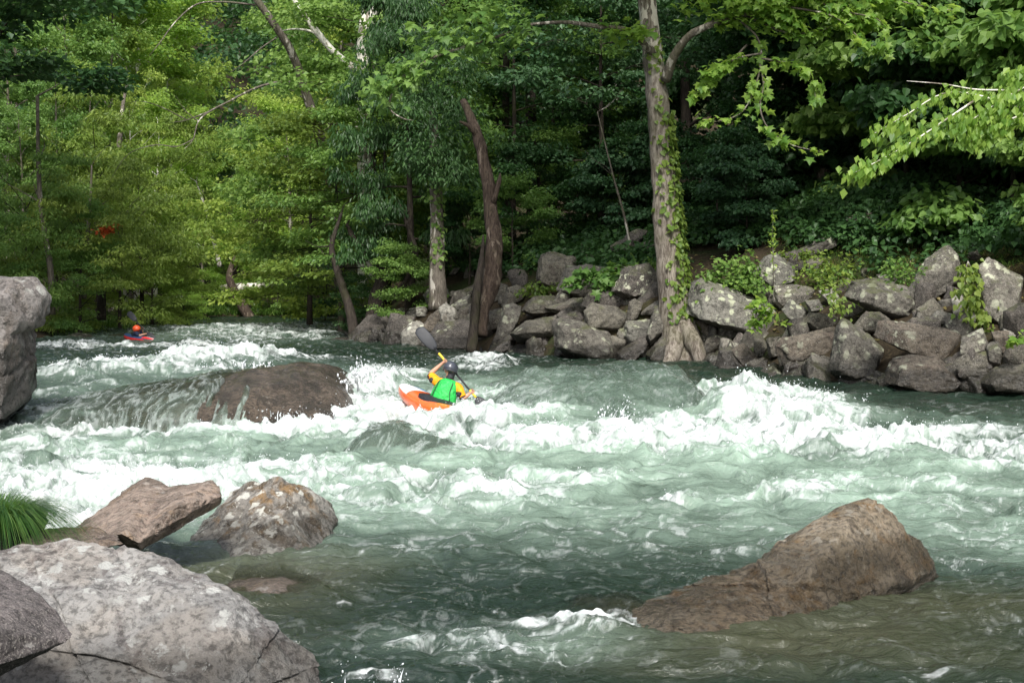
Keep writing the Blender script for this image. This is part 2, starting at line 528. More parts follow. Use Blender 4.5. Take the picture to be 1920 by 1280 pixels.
def ground_z(x, y):
    x = np.asarray(x, float); y = np.asarray(y, float)
    sr = x - np.interp(y, RY, RX)
    sl = np.interp(y, LY, LX) - x
    wz = base(y)
    hr = np.interp(y, [20, 30, 36, 56, 75], [3.6, 4.0, 4.3, 4.3, 2.0])
    zr = wz - .35 + hr * (1 - np.exp(-np.clip(sr, 0, None) / 4.6)) + np.clip(sr - 7, 0, None) * .18 + np.clip(sr - 22, 0, None) * .35
    hl = np.interp(y, [0, 8, 20, 50, 70], [1.2, .8, .8, .9, .8])
    zl = wz - .3 + hl * (1 - np.exp(-np.clip(sl, 0, None) / 1.6)) + np.clip(sl - 8, 0, None) * .15 + np.clip(sl - 20, 0, None) * .3
    zb = wz - .35 - .7 * (1 - np.exp(-np.clip(np.minimum(-sr, -sl), 0, None) / 2.))
    z = np.where(sr > 0, zr, np.where(sl > 0, zl, zb))
    far = np.clip(y - 84, 0, None)
    zf = 1.0 + .9 * (1 - np.exp(-far / 4)) + np.clip(far - 26, 0, None) * .42
    z = np.where(y > 84, np.maximum(z, zf), z)
    n = fbm2(x * .23, y * .23, 4)
    return z + n * np.where((sr > 0) | (sl > 0) | (y > 84), .35, .08) * np.clip(np.maximum(sr, sl) * .5, .3, 1)


gy = np.concatenate([np.arange(-8, 90, .5), np.arange(90, 330, 3.)])
gx = np.concatenate([np.arange(-150, -34, 4.), np.arange(-34, 34, .45), np.arange(34, 151, 4.)])
GX, GY = np.meshgrid(gx, gy)
GZ = ground_z(GX.ravel(), GY.ravel())


def grid_faces(nr, nc):
    i = np.arange(nr - 1)[:, None] * nc; j = np.arange(nc - 1)[None]
    return np.stack([i + j, i + j + 1, i + nc + j + 1, i + nc + j], -1).reshape(-1, 4)


o = obj('ground', np.stack([GX.ravel(), GY.ravel(), GZ], 1), [grid_faces(len(gy), len(gx))], SOIL)
tag(o, 'brown forest floor and river bed under the trees', kind='structure')


# ---------------------------------------------------------------- stones the river runs over (height fields)
class Drape:
    def __init__(s, crest, d, front, back, sub=0.5, seed=0, p=2.2):
        """crest: photo points of its skyline; d: distance of the crest line"""
        c = np.array([at(px, py, d) for px, py in crest])
        s.cx, s.cz, s.d, s.front, s.back, s.base, s.seed, s.p = c[:, 0], c[:, 2], d, front, back, sub, seed, p

    def h(s, x, y):
        C = np.interp(x, s.cx, s.cz, left=-9, right=-9)
        yc = s.d + .25 * np.sin(x * 1.7 + s.seed)
        u = np.where(y < yc, (yc - y) / s.front, (y - yc) / s.back)
        prof = np.clip(1 - np.clip(u, 0, 1) ** s.p, 0, 1) ** .8
        z = s.base + (C - s.base) * prof + .05 * fbm2(x * 1.4 + s.seed, y * 1.4, 4) + .05 * ridge2(x * .9 + s.seed, y * .5, 3)-.04
        return np.where((u < 1) & (C > s.base), z, -5)

    def mesh(s, name, label, mat, cat='boulder'):
        xs = np.arange(s.cx[0], s.cx[-1] + .04, .04); ys = np.arange(s.d - s.front - .1, s.d + s.back + .1, .04)
        X, Y = np.meshgrid(xs, ys)
        Z = np.maximum(s.h(X.ravel(), Y.ravel()), s.base - .35)
        V = np.stack([X.ravel(), Y.ravel(), Z], 1)
        B = V.copy(); B[:, 2] = s.base - .4
        nr, nc = len(ys), len(xs)
        F = grid_faces(nr, nc)
        rim = np.concatenate([np.arange(nc), np.arange(1, nr) * nc + nc - 1, np.arange(nc - 2, -1, -1) + (nr - 1) * nc, np.arange(nr - 2, 0, -1) * nc])
        n = len(V)
        V2 = np.concatenate([V, B[rim]])
        k = np.arange(len(rim)); k2 = (k + 1) % len(rim)
        S = np.stack([rim[k], n + k, n + k2, rim[k2]], 1)
        o = obj(name, V2, [F, S, np.array([n + k])], mat)
        return tag(o, label, cat)


BOULDER = Drape([(20, 800), (60, 770), (130, 752), (220, 738), (310, 722), (400, 706), (480, 690), (560, 681), (610, 690), (645, 712), (668, 742), (688, 800)], 26.2, 2.6, 4.5, .52, 1, 2.0)
GREENB = Drape([(610, 868), (650, 838), (690, 812), (740, 800), (790, 812), (850, 832), (890, 862)], 22.4, 1.1, 1.6, .36, 5)
POUR = Drape([(880, 760), (960, 722), (1040, 704), (1140, 696), (1230, 692), (1275, 704), (1310, 740), (1345, 790), (1375, 830)], 28.3, 3.6, 6, .5, 9, 1.7)
LOWR = Drape([(1030, 1160), (1090, 1137), (1160, 1128), (1220, 1140), (1280, 1170)], 13.0, .8, 1.4, -.15, 3)
SHAL = Drape([(420, 1100), (470, 1086), (520, 1082), (560, 1096), (600, 1120)], 14.1, .6, .9, -.25, 7)
DRAPES = [BOULDER, GREENB, POUR, LOWR, SHAL]

# ---------------------------------------------------------------- the river


def ell(x, y, lst):
    """union of soft ellipses; each given where it lies in the photo, turned into a place on the water"""
    out = np.zeros_like(x)
    for px, py, rx, ry, v in lst:
        d = d_of_y(py); X = (px - 960) / FPX * d; RXX = rx / FPX * d
        RYY = max(.12, abs(d_of_y(py - ry) - d_of_y(py + ry)) / 2)
        q = ((x - X) / RXX) ** 2 + ((y - d) / RYY) ** 2
        m = q < 7
        g = np.zeros_like(x); g[m] = v * np.exp(-q[m] ** 1.3 * .8)
        out = 1 - (1 - out) * (1 - g)
    return out


def bumps(x, y, lst):
    out = np.zeros_like(x)
    for px, py, rx, ry, h in lst:
        d = d_of_y(py); X = (px - 960) / FPX * d; RXX = rx / FPX * d
        RYY = max(.3, abs(d_of_y(py - ry) - d_of_y(py + ry)) / 2)
        q = ((x - X) / RXX) ** 2 + ((y - d) / RYY) ** 2
        m = q < 9
        out[m] += h * np.exp(-q[m])
    return out


FOAM = [(470, 617, 190, 10, .62), (170, 650, 110, 5, .7), (110, 646, 70, 7, .6), (350, 646, 90, 5, .6), (520, 632, 140, 8, .5),
        (150, 707, 110, 9, .75), (300, 700, 110, 10, .6), (430, 690, 110, 12, .95), (545, 680, 90, 8, .7),
        (130, 745, 120, 22, .3), (60, 775, 90, 14, .45),
        (170, 806, 170, 12, .85), (420, 803, 170, 10, .9), (590, 790, 90, 14, .95),
        (700, 725, 75, 38, 1), (640, 765, 45, 25, .8), (730, 770, 120, 35, 1), (800, 798, 150, 18, .9), (880, 785, 80, 20, .9), (930, 818, 120, 14, .6),
        (905, 684, 60, 12, .85), (930, 742, 80, 26, .5), (1010, 770, 90, 20, .35),
        (1040, 826, 200, 16, .95), (1240, 812, 150, 24, 1), (1430, 812, 210, 32, 1), (1400, 752, 95, 34, .95), (1490, 768, 110, 28, .9),
        (1640, 822, 190, 22, .85), (1840, 826, 150, 24, .55), (1900, 860, 90, 20, .6),
        (70, 905, 140, 60, .75), (240, 930, 170, 60, .95), (130, 960, 90, 40, .9), (330, 900, 160, 28, .8), (480, 885, 170, 26, .7), (60, 838, 90, 18, .5), (330, 830, 140, 10, .3),
        (700, 900, 160, 20, .42), (560, 925, 200, 22, .5), (900, 905, 120, 22, .75), (760, 945, 160, 16, .5), (980, 930, 110, 14, .5), (1080, 900, 80, 12, .45),
        (1240, 938, 70, 11, .8), (1500, 928, 90, 14, .7), (1330, 890, 160, 10, .28), (1700, 905, 220, 14, .34), (1840, 950, 150, 18, .38), (1880, 1010, 100, 26, .38),
        (760, 1020, 60, 10, .35), (1260, 1032, 60, 6, .35), (1380, 1035, 60, 6, .3),
        (930, 1200, 120, 18, .72), (1080, 1172, 110, 14, .85), (800, 1208, 80, 12, .55), (960, 1230, 160, 14, .4), (690, 1268, 55, 12, .42), (1185, 1160, 30, 10, .6), (1800, 1060, 50, 8, .5)]
FLECK = [(1050, 990, 800, 40, .45), (900, 1080, 500, 60, .2), (1500, 1000, 500, 45, .4), (800, 1200, 350, 50, .3), (1850, 1120, 250, 60, .2), (1500, 1240, 400, 40, .15), (400, 660, 320, 16, .5), (1000, 665, 300, 14, .5), (1150, 730, 190, 40, .7), (1750, 760, 250, 12, .35)]
MILK = [(1000, 1000, 900, 55, .2), (1100, 830, 700, 70, .85), (1500, 880, 600, 70, .8), (950, 750, 200, 50, .85), (300, 830, 420, 60, .7), (250, 930, 350, 70, .8), (750, 920, 450, 50, .7), (1500, 960, 500, 50, .45),
        (1850, 1000, 200, 60, .5), (700, 750, 160, 60, .8), (1400, 770, 200, 50, .8), (950, 1205, 220, 30, .4), (300, 700, 260, 20, .45), (400, 625, 300, 16, .35), (150, 750, 150, 30, .3)]
BROWN = [(450, 1060, 170, 40, .9), (640, 1060, 120, 30, .5), (520, 1100, 150, 40, .6), (1500, 1190, 330, 50, .85), (1750, 1130, 250, 40, .8), (1300, 1240, 250, 40, .4), (1850, 1240, 200, 40, .4), (450, 1180, 200, 60, .3)]
HUMPS = [(150, 712, 120, 9, .34), (430, 694, 150, 9, .42), (300, 702, 130, 9, .2), (545, 682, 110, 9, .15),
         (690, 735, 70, 18, .35), (790, 772, 70, 10, -.06), (420, 800, 230, 12, -.16), (820, 796, 90, 10, .16), (935, 792, 45, 9, .2), (905, 686, 80, 9, .22), (1415, 762, 110, 14, .42), (1500, 780, 110, 14, .22),
         (1380, 822, 320, 9, .12), (262, 642, 45, 5, -.16), (470, 620, 220, 5, .15), (1080, 1178, 100, 10, .1), (930, 1200, 120, 9, .08),
         (250, 915, 200, 14, .14), (80, 880, 120, 14, .16), (900, 915, 120, 8, .12), (1240, 942, 70, 5, .08), (1500, 934, 90, 6, .1), (560, 900, 200, 10, .1), (740, 865, 150, 7, -.06), (800, 1010, 250, 12, -.05)]


def water_fields(x, y):
    T = ell(x, y, FOAM); M = ell(x, y, MILK); B = ell(x, y, BROWN)
    z = base(y) + bumps(x, y, HUMPS)
    wx = fbm2(x * .8 + 5, y * .8, 3) * .5; wy = fbm2(x * .8, y * .8 + 40, 3) * .5
    e = np.clip(T * 1.2 + .2 * M + .12, 0, 1.1)
    near = sst(19, 15, y)
    big = fbm2((x + wx) * .75, (y + wy) * .95, 4)
    rid = ridge2((x + wx) * 1.7 + 3, (y + wy) * 2.0, 5)
    fine = ridge2((x + wx * .6) * 6.5, (y + wy * .6) * 6.5, 4)
    soft = .35 + .55 * fbm2((x + wx) * 1.9 + 3, (y + wy) * 2.1, 3, .5) + .35 * np.abs(pn2((x + wx) * 2.6, (y + wy) * 2.4 + 9))
    mid = fbm2((x + wx * .6) * 4.2, (y + wy * .6) * 3.4, 2)
    z = z + big * (.05 + .14 * e) * (1 - .6 * near) + (soft - .35) * .15 * e * (1 - .55 * near) + mid * .05 * np.clip(T * 1.3, .15, 1)
    # small chop everywhere
    z = z + fbm2(x * 2.3 + wx, y * 3.4 + wy, 5) * .042 + fbm2((x + y * .3) * .9, (y - x * .2) * 1.8, 3) * .06
    # sharp crests
    z = z + np.clip(mid, 0, 1) * .05 * np.clip(T - .35, 0, 1) + fbm2(x * 8 + wx * 3, y * 7 + wy * 3, 3, .6) * .035 * np.clip(T * 1.2 - .2, 0, 1)
    # foam cover: lumps where it is strong, lace where it is thin
    lace = ridge2((x + wx) * 2.6 + 7, (y + wy) * 3.4, 5)
    lace2 = ridge2((x + wx) * .9 + 1, (y + wy) * 1.9 + 7, 6, .62)
    f = T * 1.42 - .68 + (lace - .45) * .7 + (lace2 - .45) * .9 + big * .35 + (rid - .4) * .55
    foam = sst(-.18, .72, f) * np.clip(.72 + .9 * (lace - .42) + .35 * mid, .35, 1)
    speck = sst(.62, .8, fine) * sst(.05, .4, T + M * .45) * .5
    foam = np.clip(np.maximum(foam, speck * sst(-.5, .0, f)), 0, 1)
    K = ell(x, y, FLECK)
    fl = ridge2((x + wx * 1.5) * 1.1 + 3, (y + wy * 1.2) * 2.6, 6, .6)
    foam = np.maximum(foam, sst(.68, .86, fl + .12 * fine) * K * .6)
    milk = np.clip(M * (.75 + .5 * big + .35 * (lace2 - .4)), 0, 1)
    clear = np.zeros_like(x)
    # the stones under the surface push the water up into a thin veil
    for D, xm, veil in ((BOULDER, -4.75, .07), (GREENB, 99, .06), (POUR, 99, .10), (LOWR, 99, .02), (SHAL, -99, -.2)):
        h = D.h(x, y)
        on = h > -4
        cover = sst(xm + .9, xm - .7, x + .9 * fbm2(x * 4.5, y * .7, 4)) if xm < 50 else np.ones_like(x)
        st = ridge2((x + .5 * wx) * 5 + D.seed, (y + wy) * 1.0, 5, .6)          # water combed into strands down the face
        zz = h + veil + .03 * (st - .4) + .02 * fine
        k = np.where(on, np.clip((zz - z) / .05, 0, 1), 0) * (cover if xm > -50 else 0)
        up = np.where(on, np.maximum(z, zz), z)
        z = z * (1 - cover * (xm > -50)) + up * (cover * (xm > -50)) if xm > -50 else z
        front = (y < D.d - .1)
        if D is BOULDER:
            strands = sst(.38, .95, st + .25 * lace)
            foam = np.where(k > .2, np.maximum(foam * .4, strands * .55 * np.where(front, .7, .45)), foam)
            clear = np.maximum(clear, k * .72 * (1 - strands * .6) * sst(-9.5, -6, x))
            # bare rock on the right: water ends at its foot
            bare = on & (h > z - .03) & (x > xm - .4)
        elif D is GREENB:
            strands = sst(.5, .85, st)
            foam = np.where(k > .2, foam * .25 + strands * .35, foam); milk = np.where(k > .2, .45, milk)
            clear = np.maximum(clear, k * .4 * (1 - strands))
        elif D is POUR:
            strands = sst(.6, .9, st)
            foam = np.where(k > .2, foam * .45 + strands * .2, foam); milk = np.where(k > .2, milk * .5 + .05, milk); z = z + k * (.13 * fbm2(x * 1.3, y * .8, 5))
        elif D is LOWR:
            clear = np.maximum(clear, k * .45)
        else:
            clear = np.maximum(clear, np.where(on, np.clip(1 - (z - h) / .22, 0, 1), 0) * .6)
    return z, foam, milk, clear, np.clip(B, 0, 1)


ds = [3.0]
while ds[-1] < 9.6: ds.append(ds[-1] + .12)
while ds[-1] < 84:
    d = ds[-1]
    ds.append(d + min(max(d * d / (2.2 * FPX) * .95, .012), .0022 * d))
while ds[-1] < 125: ds.append(ds[-1] + .8)
ds = np.array(ds)
us = np.concatenate([np.arange(-700, -260, 12.), np.arange(-260, 2180, 2.0), np.arange(2180, 2600, 12.)])
U, Dm = np.meshgrid(us, ds)
WX = ((U - 960) / FPX * Dm).ravel(); WY = Dm.ravel()
WZ, wf, wm, wc, wb = water_fields(WX, WY)
o = obj('river_water', np.stack([WX, WY, WZ], 1), [grid_faces(len(ds), len(us))], WATER, attrs={'foam': wf, 'milk': wm, 'clear': wc, 'brown': wb})
tag(o, 'white and green rapids of the river', kind='structure')

BOULDER.mesh('boulder', 'broad brown wet boulder with the river pouring over its left half', R_WET)
GREENB.mesh('submerged_rock', 'low rock under a glassy green veil of water below the kayak', R_WET)
POUR.mesh('submerged_rock', 'wide rock under the dark smooth pour-over right of the green vest paddler', R_WET)
LOWR.mesh('submerged_rock', 'small dark rock hidden by the foreground white water beside the brown boulder', R_WET)
SHAL.mesh('submerged_rock', 'pinkish rock just under the brown shallows by the big grey boulder', R_PINK)


# fine drops torn off the breaking water
_r = np.random.RandomState(44)
_c = np.nonzero((wf > .62) & (WY > 15.5) & (WY < 34) & (np.abs(WX) < .42 * WY))[0]
_c = _c[_r.randint(0, len(_c), 11000)]
_c = _c[_r.rand(len(_c)) < np.clip((WZ[_c] - base(WY[_c])) * 4 + .25, .12, 1)]
D_, F_ = ico(1)
_n = len(_c)
_h = _r.exponential(.045, _n) + .005
_s = (.003 + .007 * _r.rand(_n) ** 3) * np.clip(WY[_c] / 20, .8, 1.5)
_V = D_[None] * _s[:, None, None] * np.array([1, 1, 1.4]) + np.stack([WX[_c] + _r.randn(_n) * .03, WY[_c] + _r.randn(_n) * .05, WZ[_c] + _h], 1)[:, None]
_F = (F_[None] + (np.arange(_n) * len(D_))[:, None, None]).reshape(-1, 3)
tag(obj('spray', _V.reshape(-1, 3), [_F], SPRAY), 'fine drops flying over the white water of the rapids', kind='stuff')


def wz_at(x, y):
    return float(water_fields(np.array([x], float), np.array([y], float))[0][0])


# ---------------------------------------------------------------- thrown water
def splash(name, label, px, py, d, w, h, n, seed, up=1.0, lean=0.0):
    """drops and short threads of water flung up from a line on the surface"""
    rs = np.random.RandomState(seed)
    c = at(px, py, d)
    D, F = ico(1)
    b = MB()
    peaks = rs.uniform(-1, 1, 7); ph = rs.uniform(.3, 1, 7)
    for i in range(n):
        k = rs.randint(7)
        x0 = peaks[k] * w + rs.randn() * w * .12
        t = rs.rand() ** 1.8
        hh = h * ph[k] * t * up
        p = np.array([c[0] + x0 + (rs.randn() * .10 + lean) * hh, c[1] + rs.randn() * .18, c[2] + hh])
        s = (.003 + .012 * rs.rand() ** 3) * (1.6 - t) * (d / 20)
        st = rs.uniform(1, 2.6)
        V = D * np.array([s, s, s * st])
        if rs.rand() < .4:
            a = rs.uniform(-.9, .9); ca, sa = math.cos(a), math.sin(a)
            V = V @ np.array([[ca, 0, sa], [0, 1, 0], [-sa, 0, ca]])
        b.add(V + p, [F])
    for i in range(max(3, n // 25)):                       # threads
        k = rs.randint(7)
        x0 = peaks[k] * w + rs.randn() * w * .08
        hh = h * ph[k] * rs.uniform(.4, .95)
        P = [c + [x0, 0, -.12], c + [x0 + rs.randn() * .04 * hh, rs.randn() * .05, hh * .5], c + [x0 + (rs.randn() * .2 + lean) * hh, rs.randn() * .1, hh]]
        V, f = tube(P, [.022 * d / 20, .011 * d / 20, .003 * d / 20], 5, 7, .5)
        b.add(V, f)
    return tag(b.build(name, SPRAY), label, kind='stuff')


splash('spray', 'pointed splash of white water left of the raised paddle', 690, 705, 25.6, .26, .55, 130, 1)
splash('spray', 'splash of drops on the crest right of the kayak', 1170, 792, 24.6, .45, .66, 190, 2, lean=.25)
splash('spray', 'spray on the white wave below the right bank rocks', 1545, 768, 26.5, .75, .42, 200, 3, lean=.5)
splash('spray', 'small splash beside the big grey boulder at the near edge', 680, 1285, 10.7, .28, .16, 160, 4)
splash('spray', 'drops flung off the breaking wave above the brown boulder', 440, 688, 29.5, .9, .3, 90, 5)
splash('spray', 'spray around the stern of the orange kayak', 830, 778, 24.6, .4, .3, 90, 6)
splash('spray', 'white spray at the foot of the brown boulder', 560, 790, 23.9, .8, .3, 110, 8)
splash('spray', 'drops flying over the foam left of the kayak', 640, 720, 25.8, .5, .4, 100, 10)
# ---------------------------------------------------------------- boulders near the camera
def P(*pts): return [at(*p) for p in pts]


rock('boulder', 'big pale grey boulder with dark stains filling the bottom left corner', [
    P((-160, 1040, 11.2), (20, 1024, 11.4), (130, 1003, 11.5), (245, 1017, 11.4), (350, 1060, 11.2), (400, 1086, 11.1), (480, 1148, 10.95), (555, 1200, 10.9), (606, 1255, 10.85), (632, 1320, 10.8),
      (90, 1085, 10.95), (285, 1105, 10.8), (430, 1190, 10.55), (-160, 1110, 10.7), (-160, 1500, 9.6), (250, 1500, 9.5), (560, 1450, 10.1), (625, 1400, 10.6), (300, 1300, 12), (-100, 1300, 12))],
    R_FRONT, 7, 80, .6, 21, 0, faults=5, rug=.012)
rock('boulder', 'dark purplish angular rock jutting in at the left edge over the pale boulder', [
    P((-130, 1050, 9.7), (0, 1066, 9.6), (42, 1086, 9.5), (92, 1132, 9.2), (137, 1188, 9.0), (128, 1202, 8.9), (60, 1206, 8.7), (0, 1246, 8.5), (-130, 1330, 8.5), (60, 1110, 9.7), (-60, 1180, 8.4))],
    R_DARK, 6, 90, .45, 22, 0, faults=2)
rock('boulder', 'pinkish brown slab tilted up to the right beside the white water', [
    P((140, 985, 14.9), (228, 922, 15.6), (275, 890, 15.8), (304, 900, 15.7), (326, 916, 15.5), (262, 1016, 13.7), (266, 1032, 13.9), (230, 1000, 13.6), (160, 1010, 14.3), (300, 1000, 14.6), (330, 960, 15.0)),
    P((240, 950, 15.1), (318, 913, 15.5), (370, 906, 15.45), (398, 900, 15.3), (415, 928, 14.9), (411, 945, 15.0), (262, 1014, 13.75), (268, 1030, 13.95), (280, 1010, 14.8), (380, 952, 15.5), (330, 948, 14.3))],
    R_PINK, 6, 90, .6, 23, 0, faults=5, rug=.02, centre=at(295, 965, 14.8))
rock('boulder', 'peaked grey and ochre boulder with a brown wet right flank', [
    P((524, 902, 16.5), (446, 922, 17.1), (408, 952, 16.9), (358, 1012, 16.2), (355, 1085, 16.0), (600, 934, 17.2), (634, 962, 17.0), (656, 1085, 16.5), (440, 1085, 15.2), (575, 1085, 15.3), (500, 1085, 18.0))],
    R_PYR, 6, 90, .5, 24, 0, faults=4, rug=.03)
rock('boulder', 'brown ridged boulder with a long low tail in the right foreground', [
    P((1360, 1100, 13.2), (1405, 1082, 13.4), (1455, 1022, 13.9), (1500, 992, 14.0), (1566, 950, 14.2), (1628, 930, 14.3), (1650, 942, 14.3), (1682, 982, 14.2), (1732, 1018, 14.5), (1764, 1065, 14.4), (1690, 1092, 13.7), (1590, 1125, 13.2), (1490, 1165, 12.7), (1400, 1195, 12.4), (1400, 1260, 12.4), (1760, 1120, 14.6), (1500, 1120, 15.5), (1560, 1020, 13.5)),
    P((1165, 1165, 12.5), (1200, 1130, 12.8), (1290, 1095, 13.2), (1420, 1058, 13.7), (1490, 1040, 13.7), (1520, 1150, 12.8), (1400, 1190, 12.2), (1300, 1208, 12.0), (1200, 1198, 12.1), (1200, 1260, 12.2), (1400, 1260, 12.3), (1385, 1108, 12.8), (1500, 1120, 14.5))],
    R_RIGHT, 7, 110, .45, 25, 0, faults=5, rug=.05, centre=at(1455, 1130, 13.3))
rock('boulder', 'tall mauve grey boulder overhanging the river at the left edge', [
    P((-220, 532, 24), (-60, 534, 23.4), (0, 528, 23.2), (62, 520, 23.5), (80, 548, 23.5), (95, 556, 23.8), (94, 574, 23.8), (78, 612, 23.7), (30, 620, 22.9), (-220, 730, 23), (0, 560, 22.7), (62, 540, 25.5), (-100, 540, 26)),
    P((-220, 560, 23), (40, 570, 24), (66, 610, 24), (60, 660, 23.7), (64, 735, 23.8), (46, 757, 23.5), (0, 785, 22.9), (-220, 850, 22.6), (10, 600, 22.8), (0, 800, 23.5), (-220, 620, 26), (40, 640, 26), (50, 760, 25.5))],
    R_TALL, 6, 90, .35, 26, 0, faults=4, rug=.025, centre=at(-50, 618, 24.0))
rock('stone', 'low reddish stone between the grass tuft and the tilted slab', [
    P((30, 1012, 13.0), (85, 988, 13.4), (150, 986, 13.6), (215, 1000, 13.5), (240, 1018, 13.2), (120, 1040, 12.8), (40, 1040, 12.8), (150, 1040, 13.9))], R_PINK, 5, 24, 1.2, 27, 10, cat='stone')
rock('stone', 'dark wet stone that the grass tuft grows on', [
    P((-120, 975, 13.5), (0, 962, 13.5), (50, 955, 13.7), (80, 957, 13.8), (94, 975, 13.8), (85, 1030, 13.4), (-100, 1040, 13.1), (20, 1035, 13.0), (40, 990, 14.3), (-80, 990, 14.3))], R_DARK, 5, 22, 1.1, 28, 8, cat='stone')
rock('stone', 'flat grey stone at the foot of the far left bank', [P((118, 630, 53), (150, 622, 53.5), (172, 626, 53.5), (176, 634, 53), (120, 637, 52.5), (150, 630, 54.5))], R_GREY, 4, 24, 1, 29, cat='stone')
rock('stone', 'long low brown stone under the far left bank by the red helmet', [P((178, 632, 53), (215, 626, 54), (262, 622, 55), (300, 626, 55), (300, 634, 54.5), (180, 637, 53), (240, 630, 56))], R_BRN, 4, 24, 1, 30, cat='stone')
rock('stone', 'small dark stone breaking the water below the far right bank', [P((618, 638, 49.5), (630, 631, 49.8), (650, 632, 50), (660, 640, 49.5), (640, 646, 49), (640, 636, 50.6))], R_DKB, 4, 24, 1, 31, cat='stone')

# ---------------------------------------------------------------- the boulder pile of the right bank
SX = np.array([620, 800, 960, 1270, 1340, 1500, 1620, 1920.])
SD = np.array([50.5, 45, 38.8, 37.6, 34.2, 30.8, 28.6, 27.2])


def hit(px, py, d0=24., d1=72.):
    """how far away the bank lies where the photo shows this point"""
    d = np.arange(d0, d1, .15)
    x = (px - 960) / FPX * d
    below = np.nonzero((EYE - (py - HOR) / FPX * d < ground_z(x, d)) & (x > np.interp(d, RY, RX)))[0]
    return float(d[below[0]]) if len(below) else d1


def bank_d(px, py):
    ds_ = np.interp(px, SX, SD)
    return ds_ + np.clip((HOR + 2.08 * FPX / ds_) - py, -10, 400) * .028


